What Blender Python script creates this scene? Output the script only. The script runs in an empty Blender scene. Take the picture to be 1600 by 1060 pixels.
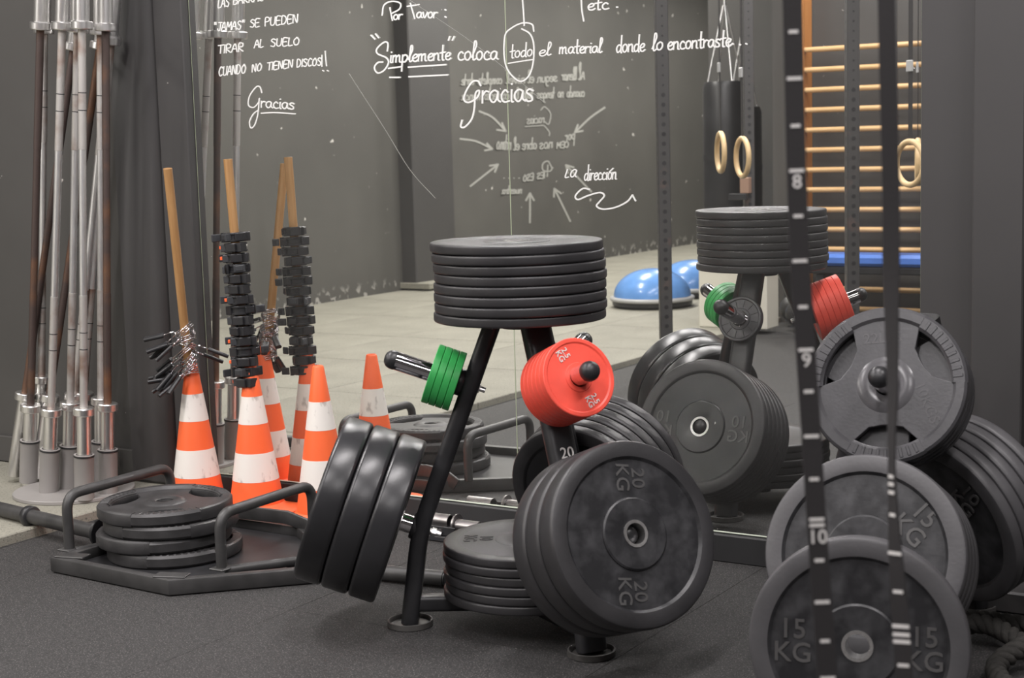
import bpy, math, random
import numpy as np
from mathutils import Vector, Matrix
random.seed(7)
S = bpy.context.scene
C = S.collection
PI = math.pi
# ------------------------------------------------------------------ camera
CAM = np.array([0.0, -4.2516, 1.2738]); FPX = 2444.1
YAW, PITCH, ROLL = 0.5599, 0.1244, 0.0280
_f = np.array([-math.sin(YAW)*math.cos(PITCH), math.cos(YAW)*math.cos(PITCH), -math.sin(PITCH)])
_r = np.array([math.cos(YAW), math.sin(YAW), 0.0]); _d = np.cross(_f, _r)
_c, _s = math.cos(ROLL), math.sin(ROLL)
RX, DY = _c*_r + _s*_d, -_s*_r + _c*_d
cd = bpy.data.cameras.new('camera'); cd.sensor_width = 36; cd.lens = FPX*36/1600
cam = bpy.data.objects.new('camera', cd); C.objects.link(cam)
cam.matrix_world = Matrix(((RX[0], -DY[0], -_f[0], CAM[0]), (RX[1], -DY[1], -_f[1], CAM[1]), (RX[2], -DY[2], -_f[2], CAM[2]), (0, 0, 0, 1)))
cd.dof.use_dof = True; cd.dof.focus_distance = 4.9; cd.dof.aperture_fstop = 6.0
cd.clip_start = 0.05
S.camera = cam
S.view_settings.view_transform = 'Standard'; S.view_settings.look = 'None'
S.view_settings.gamma = 1; S.view_settings.use_curve_mapping = False
S.view_settings.exposure = 0.55
w = bpy.data.worlds.new('world'); S.world = w; w.use_nodes = True
w.node_tree.nodes['Background'].inputs[0].default_value = (1, 0.97, 0.94, 1)
w.node_tree.nodes['Background'].inputs[1].default_value = 0.25
def lamp(name, loc, sx, sy, power, col=(1, 0.955, 0.955), rot=(0, 0, 0)):
    l = bpy.data.lights.new(name, 'AREA'); l.shape = 'RECTANGLE'; l.size = sx; l.size_y = sy
    l.energy = power; l.color = col
    o = bpy.data.objects.new(name, l); C.objects.link(o); o.location = loc; o.rotation_euler = rot
    return o
LP = 38
for (x, y, p) in [(-3.6, -1.5, 1.15), (-1.4, -1.5, 1.0), (0.4, -1.6, .9), (-3.6, -3.6, 1.0), (-1.2, -3.8, .9), (0.6, -4.2, .8),
                  (-6.2, -2.0, 1.3), (-6.2, -4.6, 1.6), (-6.4, -7.2, 2.2), (-6.4, -9.8, 2.2), (-6.4, -12.2, 1.6), (-3.4, -5.0, .8)]:
    lamp('ceiling_lamp', (x, y, 3.22), 0.16, 1.3, LP*p, (1, .955, .90) if x < -5 else (1, .955, .955))

# ------------------------------------------------------------------ materials
def mat(name, col, rough=0.5, metal=0.0, var=0.0, scale=8.0, bump=0.0, bscale=60.0, spec=0.5, col2=None, thr=None, stretch=None, coat=0.0):
    m = bpy.data.materials.new(name); m.use_nodes = True
    nt = m.node_tree; N = nt.nodes; L = nt.links; b = N['Principled BSDF']
    b.inputs['Roughness'].default_value = rough; b.inputs['Metallic'].default_value = metal
    b.inputs['Specular IOR Level'].default_value = spec; b.inputs['Coat Weight'].default_value = coat
    b.inputs['Base Color'].default_value = (*col, 1)
    tc = N.new('ShaderNodeTexCoord'); mp = N.new('ShaderNodeMapping'); L.new(tc.outputs['Object'], mp.inputs[0])
    if stretch: mp.inputs['Scale'].default_value = stretch
    if var > 0 or col2:
        n = N.new('ShaderNodeTexNoise'); n.inputs['Scale'].default_value = scale; n.inputs['Detail'].default_value = 6
        L.new(mp.outputs[0], n.inputs['Vector'])
        r = N.new('ShaderNodeValToRGB'); L.new(n.outputs['Fac'], r.inputs[0])
        lo, hi = thr if thr else (0.3, 0.7)
        r.color_ramp.elements[0].position = lo; r.color_ramp.elements[1].position = hi
        if col2: a, c = col, col2
        else: a = tuple(v*(1-var) for v in col); c = tuple(min(1, v*(1+var)) for v in col)
        r.color_ramp.elements[0].color = (*a, 1); r.color_ramp.elements[1].color = (*c, 1)
        L.new(r.outputs[0], b.inputs['Base Color'])
        m['ramp'] = r.name
    if bump > 0:
        n2 = N.new('ShaderNodeTexNoise'); n2.inputs['Scale'].default_value = bscale; n2.inputs['Detail'].default_value = 4
        L.new(mp.outputs[0], n2.inputs['Vector'])
        bp = N.new('ShaderNodeBump'); bp.inputs['Strength'].default_value = bump; bp.inputs['Distance'].default_value = 0.002
        L.new(n2.outputs['Fac'], bp.inputs['Height']); L.new(bp.outputs[0], b.inputs['Normal'])
    return m
def speck(m, col, scale, lo, hi, zmax=None):
    """specks or paint splashes of another colour over material m, optionally only below a height"""
    nt = m.node_tree; N = nt.nodes; L = nt.links; b = N['Principled BSDF']
    tc = N.new('ShaderNodeTexCoord'); n = N.new('ShaderNodeTexNoise'); n.inputs['Scale'].default_value = scale; n.inputs['Detail'].default_value = 3
    L.new(tc.outputs['Object'], n.inputs['Vector'])
    r = N.new('ShaderNodeValToRGB'); r.color_ramp.elements[0].position = lo; r.color_ramp.elements[1].position = hi
    L.new(n.outputs['Fac'], r.inputs[0]); fac = r.outputs[0]
    if zmax:
        sp = N.new('ShaderNodeSeparateXYZ'); L.new(tc.outputs['Object'], sp.inputs[0])
        mr = N.new('ShaderNodeMapRange'); mr.inputs['From Min'].default_value = zmax; mr.inputs['From Max'].default_value = zmax*0.5
        L.new(sp.outputs['Z'], mr.inputs['Value'])
        mu = N.new('ShaderNodeMath'); mu.operation = 'MULTIPLY'; L.new(fac, mu.inputs[0]); L.new(mr.outputs[0], mu.inputs[1]); fac = mu.outputs[0]
    mx = N.new('ShaderNodeMix'); mx.data_type = 'RGBA'
    L.new(fac, mx.inputs['Factor'])
    if b.inputs['Base Color'].is_linked: L.new(b.inputs['Base Color'].links[0].from_socket, mx.inputs['A'])
    else: mx.inputs['A'].default_value = b.inputs['Base Color'].default_value
    mx.inputs['B'].default_value = (*col, 1); L.new(mx.outputs['Result'], b.inputs['Base Color'])
    return m
M = {}
M['rubber'] = mat('rubber', (.034, .033, .035), .42, var=.25, scale=9, bump=.15, bscale=90)
M['rubber_web'] = mat('rubber_web', (.017, .017, .019), .42, scale=22, col2=(.06, .06, .064), thr=(.42, .8), bump=.3, bscale=50)
M['rubber_gloss'] = mat('rubber_gloss', (.022, .022, .024), .30, var=.35, scale=6, bump=.08, bscale=70)
M['rubber_grey'] = mat('rubber_grey', (.074, .072, .076), .46, var=.12, scale=12, bump=.2, bscale=120)
M['plate_mark'] = mat('plate_mark', (.075, .073, .073), .5, var=.2)
M['iron'] = mat('iron', (.038, .037, .038), .45, var=.3, scale=18, bump=.2, bscale=120)
M['iron_grey'] = mat('iron_grey', (.052, .051, .055), .38, var=.15, scale=18, bump=.15, bscale=120)
M['hub_gloss'] = mat('hub_gloss', (.085, .083, .088), .24, var=.2, scale=20)
M['foot_metal'] = mat('foot_metal', (.07, .067, .064), .45, var=.25, scale=30)
M['pale_edge'] = mat('pale_glass_edge', (.72, .78, .66), .2)
M['steel'] = mat('steel', (.88, .87, .86), .32, 1, var=.12, scale=4, stretch=(30, 30, 1))
M['chrome'] = mat('chrome', (.74, .72, .74), .07, 1)
M['dull_steel'] = mat('dull_steel', (.34, .32, .32), .3, .9, var=.25, scale=20)
M['shaft'] = mat('shaft', (.90, .89, .89), .42, 1, var=.15, scale=4, stretch=(20, 20, 2))
M['knurl'] = mat('knurl', (.52, .50, .48), .5, .75, scale=7, col2=(.24, .12, .07), thr=(.48, .72), bump=.6, bscale=500)
M['rust'] = mat('rust', (.085, .062, .056), .5, .5, scale=5, col2=(.30, .13, .05), thr=(.5, .85), bump=.5, bscale=400)
M['grey_paint'] = mat('grey_paint', (.29, .275, .265), .45, var=.08, scale=6)
speck(M['grey_paint'], (.04, .04, .04), 14, .74, .76)
M['black_metal'] = mat('black_metal', (.024, .024, .026), .4, var=.3, scale=12, bump=.06, bscale=60)
M['sled_metal'] = mat('sled_metal', (.045, .044, .044), .42, var=.3, scale=14, bump=.1, bscale=80)
M['green'] = mat('green_rubber', (.045, .42, .10), .42, var=.2, scale=12)
M['red'] = mat('red_rubber', (.90, .095, .062), .42, var=.12, scale=14)
M['orange'] = mat('orange_plastic', (.95, .15, .042), .45, var=.05, scale=6)
M['reflective'] = mat('reflective_white', (.80, .76, .71), .4, scale=26, col2=(.36, .32, .29), thr=(.58, .70), stretch=(1, 1, .5))
M['wood'] = mat('wood', (.31, .16, .055), .5, scale=5, col2=(.46, .26, .11), thr=(.3, .75), stretch=(12, 12, 1), bump=.1, bscale=30)
M['wood_pale'] = mat('wood_pale', (.62, .38, .17), .4, scale=6, col2=(.75, .5, .26), thr=(.3, .75), stretch=(1, 8, 8))
M['wood_board'] = mat('wood_board', (.60, .24, .06), .4, scale=5, col2=(.70, .32, .10), thr=(.3, .75), stretch=(8, 8, 1))
M['black_plastic'] = mat('black_plastic', (.022, .022, .024), .38, var=.2, scale=20, bump=.1, bscale=60)
M['grey_plastic'] = mat('grey_plastic', (.04, .042, .046), .45, var=.15, scale=20)
M['wall'] = speck(mat('wall_paint', (.066, .063, .060), .62, var=.12, scale=1.3, bump=.1, bscale=12), (.5, .48, .45), 16, .74, .76)
M['wall_far'] = speck(speck(mat('wall_paint_scuffed', (.080, .077, .071), .62, var=.14, scale=1.0, bump=.1, bscale=10), (.6, .58, .55), 10, .72, .74), (.32, .31, .29), 13, .57, .61, zmax=.16)
M['column'] = speck(mat('column_paint', (.052, .050, .050), .5, var=.07, scale=2.0), (.5, .48, .45), 15, .75, .77)
M['ceiling'] = mat('ceiling_paint', (.16, .155, .15), .8, var=.05)
M['mat'] = speck(mat('rubber_floor', (.027, .026, .026), .75, var=.35, scale=60, bump=.9, bscale=330), (.15, .14, .135), 230, .58, .66)
M['slab'] = mat('rubber_slab', (.265, .255, .212), .8, var=.12, scale=3, bump=.8, bscale=200)
speck(M['slab'], (.15, .145, .12), 120, .56, .66)
M['slab_gap'] = mat('floor_joint', (.03, .03, .028), .9)
M['skirt'] = mat('skirting_paint', (.03, .03, .031), .6, var=.1)
M['glass_edge'] = mat('glass_edge', (.34, .38, .27), .2, spec=.6)
M['chalk'] = mat('white_marker', (.74, .74, .72), .6)
M['chalk_grey'] = mat('grey_marker', (.34, .34, .32), .7)
M['white_print'] = mat('white_print', (.72, .70, .68), .5)
M['strap'] = mat('strap_webbing', (.022, .020, .021), .8, bump=.3, bscale=300)
M['blue'] = mat('blue_vinyl', (.08, .19, .58), .35, var=.1)
M['blue_dome'] = mat('blue_dome', (.14, .32, .70), .25, var=.12, coat=.4)
M['pale_grey'] = mat('pale_grey_plastic', (.42, .42, .42), .4)
M['cream'] = mat('cream_panel', (.75, .72, .62), .5)
M['leather'] = mat('black_vinyl', (.02, .02, .022), .35, var=.3, scale=4, bump=.3, bscale=8)
M['rack_paint'] = mat('rack_paint', (.058, .056, .056), .45, col2=(.16, .09, .07), scale=10, thr=(.6, .9))
M['rope'] = mat('rope_fibre', (.032, .03, .027), .85, var=.3, scale=50, bump=.8, bscale=200)
M['copper'] = mat('worn_block', (.32, .2, .14), .6)
M['ring_wood'] = mat('ring_wood', (.72, .52, .28), .4, var=.1)
# mirror: silvered glass with a thin film of dust
m = bpy.data.materials.new('mirror_glass'); m.use_nodes = True; nt = m.node_tree; N = nt.nodes; L = nt.links
for n in list(N): N.remove(n)
out = N.new('ShaderNodeOutputMaterial'); g = N.new('ShaderNodeBsdfGlossy'); g.inputs['Color'].default_value = (.905, .915, .895, 1); g.inputs['Roughness'].default_value = .0
df = N.new('ShaderNodeBsdfDiffuse'); df.inputs['Color'].default_value = (.62, .61, .58, 1)
mx = N.new('ShaderNodeMixShader'); tc = N.new('ShaderNodeTexCoord')
n1 = N.new('ShaderNodeTexNoise'); n1.inputs['Scale'].default_value = 2.5; n1.inputs['Detail'].default_value = 5; L.new(tc.outputs['Object'], n1.inputs['Vector'])
mr = N.new('ShaderNodeMapRange'); mr.inputs['To Min'].default_value = .014; mr.inputs['To Max'].default_value = .04; L.new(n1.outputs['Fac'], mr.inputs['Value'])
n3 = N.new('ShaderNodeTexNoise'); n3.inputs['Scale'].default_value = 38; n3.inputs['Detail'].default_value = 2; L.new(tc.outputs['Object'], n3.inputs['Vector'])
r3 = N.new('ShaderNodeValToRGB'); r3.color_ramp.elements[0].position = .77; r3.color_ramp.elements[1].position = .79; L.new(n3.outputs['Fac'], r3.inputs[0])
ad = N.new('ShaderNodeMath'); ad.operation = 'ADD'; ad.use_clamp = True; L.new(mr.outputs[0], ad.inputs[0]); L.new(r3.outputs[0], ad.inputs[1])
L.new(ad.outputs[0], mx.inputs[0]); L.new(g.outputs[0], mx.inputs[1]); L.new(df.outputs[0], mx.inputs[2]); L.new(mx.outputs[0], out.inputs[0])
M['mirror'] = m

# ------------------------------------------------------------------ mesh helpers
class MB:
    def __init__(s): s.v = []; s.f = []; s.mi = []
    def add(s, vs, fs, mi=0, T=None):
        o = len(s.v)
        s.v += [tuple(T @ Vector(p)) if T else tuple(p) for p in vs]
        s.f += [tuple(i+o for i in f) for f in fs]; s.mi += [mi]*len(fs)
        return s
    def box(s, c, d, T=None, mi=0):
        x, y, z = (k/2 for k in d); cx, cy, cz = c
        vs = [(cx+a*x, cy+b*y, cz+e*z) for a in (-1, 1) for b in (-1, 1) for e in (-1, 1)]
        return s.add(vs, [(0, 1, 3, 2), (4, 6, 7, 5), (0, 4, 5, 1), (2, 3, 7, 6), (0, 2, 6, 4), (1, 5, 7, 3)], mi, T)
    def bbox(s, c, d, b=.003, T=None, mi=0):
        """box with chamfered edges"""
        x, y, z = (k/2 for k in d); b = min(b, x*.9, y*.9, z*.9); vs = []; 
        idx = {}
        for a in (-1, 1):
            for e in (-1, 1):
                for g_ in (-1, 1):
                    for k in range(3):
                        p = [a*x, e*y, g_*z]
                        for q in range(3):
                            if q != k: p[q] -= (a, e, g_)[q]*b
                        idx[(a, e, g_, k)] = len(vs); vs.append((c[0]+p[0], c[1]+p[1], c[2]+p[2]))
        fs = []
        for k in range(3):
            o1, o2 = [(1, 2), (2, 0), (0, 1)][k]
            for sg in (-1, 1):
                q = []
                for (u, w_) in ((-1, -1), (1, -1), (1, 1), (-1, 1)):
                    t = [0, 0, 0]; t[k] = sg; t[o1] = u; t[o2] = w_; q.append(idx[(*t, k)])
                fs.append(tuple(q) if sg > 0 else tuple(q[::-1]))
        for k in range(3):   # edges along axis k
            o1, o2 = [(1, 2), (2, 0), (0, 1)][k]
            for u in (-1, 1):
                for w_ in (-1, 1):
                    t1 = [0, 0, 0]; t1[k] = -1; t1[o1] = u; t1[o2] = w_; t2 = list(t1); t2[k] = 1
                    fs.append((idx[(*t1, o1)], idx[(*t2, o1)], idx[(*t2, o2)], idx[(*t1, o2)]))
        for a in (-1, 1):
            for e in (-1, 1):
                for g_ in (-1, 1): fs.append(tuple(idx[(a, e, g_, k)] for k in range(3)))
        return s.add(vs, fs, mi, T)
    def lathe(s, prof, n=48, T=None, mi=0, mis=None, closed=False):
        """prof: (r,z) list, revolved about z; closed joins last to first"""
        vs = []; rings = []
        for r, z in prof:
            if r < 1e-6: rings.append([len(vs)]); vs.append((0, 0, z))
            else:
                rings.append(list(range(len(vs), len(vs)+n)))
                vs += [(r*math.cos(2*PI*k/n), r*math.sin(2*PI*k/n), z) for k in range(n)]
        seq = list(range(len(rings)-1)); o = len(s.v)
        pairs = [(i, i+1) for i in seq] + ([(len(rings)-1, 0)] if closed else [])
        fs = []; ml = []
        for j, (i, i2) in enumerate(pairs):
            A, B = rings[i], rings[i2]
            for k in range(n):
                k2 = (k+1) % n
                if len(A) == 1 and len(B) == 1: continue
                if len(A) == 1: fs.append((A[0], B[k2], B[k]))
                elif len(B) == 1: fs.append((A[k], A[k2], B[0]))
                else: fs.append((A[k], A[k2], B[k2], B[k]))
                ml.append(mis[j] if mis else mi)
        s.v += [tuple(T @ Vector(p)) if T else tuple(p) for p in vs]
        s.f += [tuple(i+o for i in f) for f in fs]; s.mi += ml
        return s
    def sweep(s, pts, sec, up=(0, 0, 1), mi=0, closed=False, caps=True):
        """sweep 2-D section sec [(a,b)] along pts"""
        P = [Vector(p) for p in pts]; n = len(P); m_ = len(sec); vs = []
        T0 = (P[1]-P[0]).normalized(); U = Vector(up)
        if abs(U.dot(T0)) > .95: U = Vector((1, 0, 0))
        A = (U - T0*U.dot(T0)).normalized()
        for i in range(n):
            if closed: t = (P[(i+1) % n]-P[i-1]).normalized()
            elif i == 0: t = T0
            elif i == n-1: t = (P[i]-P[i-1]).normalized()
            else: t = ((P[i+1]-P[i]).normalized()+(P[i]-P[i-1]).normalized()).normalized()
            A = (A - t*A.dot(t)).normalized(); B = t.cross(A)
            k = 1.0
            if 0 < i < n-1 and not closed:
                cs = (P[i+1]-P[i]).normalized().dot(t); k = 1/max(.5, cs)
            dn = None
            if closed or 0 < i < n-1:
                t1 = (P[i]-P[i-1]).normalized(); t2 = (P[(i+1) % n]-P[i]).normalized(); dv = t2-t1; ch = min(1, t1.dot(t2))
                if dv.length > 1e-4 and ch < .999: dn = dv.normalized(); k = 1/max(.4, math.sqrt((1+ch)/2))
            for (a, b) in sec:
                o_ = A*a+B*b
                if dn is not None: o_ = o_ + dn*o_.dot(dn)*(k-1)
                vs.append(tuple(P[i]+o_))
        fs = []
        rng = range(n) if closed else range(n-1)
        for i in rng:
            i2 = (i+1) % n
            for j in range(m_):
                j2 = (j+1) % m_
                fs.append((i*m_+j, i*m_+j2, i2*m_+j2, i2*m_+j))
        if caps and not closed:
            fs.append(tuple(range(m_-1, -1, -1))); fs.append(tuple((n-1)*m_+j for j in range(m_)))
        return s.add(vs, fs, mi)
    def tube(s, pts, r, n=14, mi=0, closed=False, caps=True, up=(0, 0, 1)):
        return s.sweep(pts, [(r*math.cos(2*PI*k/n), r*math.sin(2*PI*k/n)) for k in range(n)], up, mi, closed, caps)
    def cyl(s, a, b, r, n=24, mi=0, r2=None, bev=0):
        a = Vector(a); b = Vector(b); L_ = (b-a).length; T = Matrix.Translation(a) @ (b-a).to_track_quat('Z', 'Y').to_matrix().to_4x4()
        r2 = r if r2 is None else r2
        if bev: pr = [(0, 0), (r-bev, 0), (r, bev), (r2, L_-bev), (r2-bev, L_), (0, L_)]
        else: pr = [(0, 0), (r, 0), (r2, L_), (0, L_)]
        return s.lathe(pr, n, T, mi)
    def mesh(s, name, mats, angle=35):
        me = bpy.data.meshes.new(name); me.from_pydata(s.v, [], s.f)
        for k in (mats if isinstance(mats, (list, tuple)) else [mats]): me.materials.append(M[k])
        me.polygons.foreach_set('material_index', s.mi); me.update()
        me.shade_smooth(); me.set_sharp_from_angle(angle=math.radians(angle)); return me
    def obj(s, name, mats, parent=None, angle=35, **kw):
        o = bpy.data.objects.new(name, s.mesh(name, mats, angle)); C.objects.link(o)
        if parent: o.parent = parent
        for k, v_ in kw.items(): o[k] = v_
        return o
def fillet(pts, r, n=6):
    P = [Vector(p) for p in pts]; out = [P[0]]
    for i in range(1, len(P)-1):
        a = (P[i-1]-P[i]); b = (P[i+1]-P[i]); la, lb = a.length, b.length; a.normalize(); b.normalize()
        d = min(r, la*.45, lb*.45)
        for k in range(n+1):
            t = k/n; out.append((P[i]+a*d)*(1-t)**2 + P[i]*2*t*(1-t) + (P[i]+b*d)*t*t)
    out.append(P[-1]); return out
def rrect(a, b, r, n=4):
    out = []
    for (cx, cy, a0) in ((a/2-r, b/2-r, 0), (-a/2+r, b/2-r, 90), (-a/2+r, -b/2+r, 180), (a/2-r, -b/2+r, 270)):
        for k in range(n+1):
            t = math.radians(a0+90*k/n); out.append((cx+r*math.cos(t), cy+r*math.sin(t)))
    return out
def thing(name, label, cat, loc=(0, 0, 0), group=None, rot=None):
    o = bpy.data.objects.new(name, None); C.objects.link(o); o.location = loc; o.empty_display_size = .05
    if rot: o.rotation_euler = rot
    o['label'] = label; o['category'] = cat
    if group: o['group'] = group
    return o
def tag(o, label, cat, group=None, **kw):
    o['label'] = label; o['category'] = cat
    if group: o['group'] = group
    for k, v_ in kw.items(): o[k] = v_
    return o
def dup(root):
    r = root.copy(); C.objects.link(r)
    for ch in root.children:
        c = ch.copy(); C.objects.link(c); c.parent = r
        for g_ in ch.children:
            d = g_.copy(); C.objects.link(d); d.parent = c
    return r
ORD = ['first', 'second', 'third', 'fourth', 'fifth', 'sixth', 'seventh', 'eighth', 'ninth', 'tenth', 'eleventh', 'twelfth', 'thirteenth', 'fourteenth', 'fifteenth', 'sixteenth']
_tm = {}
def text_mesh(txt, size, depth, mk, spacing=1.0):
    key = (txt, size, depth, mk)
    if key in _tm: return _tm[key]
    cu = bpy.data.curves.new('lettering', 'FONT'); cu.body = txt; cu.size = size; cu.align_x = 'CENTER'; cu.align_y = 'CENTER'
    cu.extrude = depth; cu.resolution_u = 3; cu.space_line = .85; cu.offset = size*.008
    o = bpy.data.objects.new('tmp', cu); C.objects.link(o); bpy.context.view_layer.update()
    me = bpy.data.meshes.new_from_object(o.evaluated_get(bpy.context.evaluated_depsgraph_get()))
    me.name = 'lettering'; me.materials.clear(); me.materials.append(M[mk])
    bpy.data.objects.remove(o); bpy.data.curves.remove(cu); _tm[key] = me; return me
def letter(parent, txt, size, T, mk='plate_mark', depth=.0012):
    o = bpy.data.objects.new('lettering', text_mesh(txt, size, depth, mk)); C.objects.link(o); o.parent = parent
    o.matrix_local = T; return o
def Rz(d): return Matrix.Rotation(math.radians(d), 4, 'Z')
def Tr(*a): return Matrix.Translation(Vector(a))
def struct(o): o['kind'] = 'structure'; return o
def ray(px, py): return _f*1.0 + RX*((px-800)/FPX) + DY*((py-530)/FPX)
def on_y(px, py, y):
    d = ray(px, py); return CAM + d*((y-CAM[1])/d[1])
def mir_on_x(px, py, x):       # point on the real plane X=x that is seen by way of the mirror (plane y=0)
    d = ray(px, py); P = CAM + d*((x-CAM[0])/d[0]); return np.array([P[0], -P[1], P[2]])

# ------------------------------------------------------------------ the setting
XE = -4.12                     # where the raised slabs end and the black mats begin
b = MB().box((-3.2, -7.0, -.03), (9.8, 14.2, .03)); struct(b.obj('floor', 'slab_gap'))
floor = bpy.data.objects['floor']
# black mats: 1 m pieces
mm = MB().bbox((0, 0, -.0075), (.9988, .9988, .015), .0006).mesh('rubber_mat', 'mat')
mm2 = MB().bbox((0, 0, -.0075), (.3288, .9988, .015), .0006).mesh('rubber_mat', 'mat')
for j in range(14):
    for i in range(6):
        o = bpy.data.objects.new('rubber_mat', mm); C.objects.link(o); o.parent = floor; o.location = (-3.29+i, -.5-j, 0)
    o = bpy.data.objects.new('rubber_mat', mm2); C.objects.link(o); o.parent = floor; o.location = (-3.955, -.5-j, 0)
sl = MB().bbox((0, 0, .008), (.966, .996, .050), .004).mesh('rubber_slab', 'slab')
for j in range(14):
    for i in range(4):
        o = bpy.data.objects.new('rubber_slab', sl); C.objects.link(o); o.parent = floor; o.location = (XE-.485-.97*i, -.5-j, random.uniform(-.0008, .0008))
wb = struct(MB().box((-3.2, .08, 1.65), (9.8, .12, 3.36)).obj('wall_back', 'wall'))
struct(MB().box((-8.06, -7, 1.65), (.12, 14.2, 3.36)).obj('wall_left', 'wall_far'))
struct(MB().box((1.76, -7, 1.65), (.12, 14.2, 3.36)).obj('wall_right', 'wall'))
struct(MB().box((-3.2, -14.06, 1.65), (9.8, .12, 3.36)).obj('wall_front', 'wall'))
struct(MB().box((-1.0, -5.88, 1.65), (5.5, .12, 3.36), ).obj('wall_partition', 'wall'))
bpy.data.objects['wall_partition'].location = (-.42, 0, 0)
struct(MB().box((-4.66, -7.68, 1.65), (1.62, .12, 3.36)).obj('wall_recess', 'wall'))
struct(MB().box((-3.2, -7, 3.34), (9.8, 14.2, .06)).obj('ceiling', 'ceiling'))
# columns
struct(MB().bbox((-4.262, -.005, 1.66), (.246, .106, 3.3), .035).obj('column_left', 'column', angle=70))
struct(MB().bbox((-4.067, .0, 1.66), (.140, .076, 3.3), .004).obj('trim_2', 'column'))
struct(MB().bbox((-1.10, -.035, 1.66), (.135, .07, 3.32), .004).obj('column_right', 'column'))
struct(MB().bbox((-1.245, .0, 1.66), (.160, .02, 3.32), .002).obj('trim_1', 'column'))
pl = MB().bbox((-7.93, -7.06, 1.66), (.16, .62, 3.3), .01); pl = struct(pl.obj('column_far', 'column'))
MB().bbox((-7.86, -7.06, .075), (.34, .70, .05), .004).obj('plinth', 'slab', pl)
# skirting under the mirror and along the walls
struct(MB().bbox((-2.66, -.006, .042), (2.70, .028, .084), .003).obj('baseboard_back', 'skirt'))
bl = struct(MB().bbox((-6.1, .008, .086), (3.7, .018, .107), .003).obj('baseboard_left', 'wall'))
struct(MB().bbox((-.3, -.075, .03), (2.0, .17, .06), .006).obj('baseboard_right', 'column'))

# ------------------------------------------------------------------ mirror: two glass panels
XS = -2.656
def panel(x0, x1, label):
    z0, z1 = .0876, 2.75
    t = thing('mirror_panel', label, 'mirror', ((x0+x1)/2, 0, z0), 'wall mirror panels')
    cx = (x0+x1)/2
    g_ = MB(); g_.add([(x0-cx+.0015, 0, .0015), (x1-cx-.0015, 0, .0015), (x1-cx-.0015, 0, z1-z0), (x0-cx+.0015, 0, z1-z0)], [(0, 1, 2, 3)])
    g_.obj('mirror_glass', 'mirror', t)
    w_ = x1-x0
    for sx in (-1, 1): MB().box((sx*(w_/2-.0008), .004, (z1-z0)/2), (.0016, .009, z1-z0)).obj('glass_edge', 'glass_edge', t)
    MB().box((0, .001, .0008), (w_, .008, .0026)).obj('lower_edge', 'pale_edge', t)
    return t
MP = [panel(-3.995, XS, 'left wall mirror panel with white handwriting, beside the black column'),
      panel(XS, -1.326, 'right wall mirror panel with white handwriting, behind the weight rack')]

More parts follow.
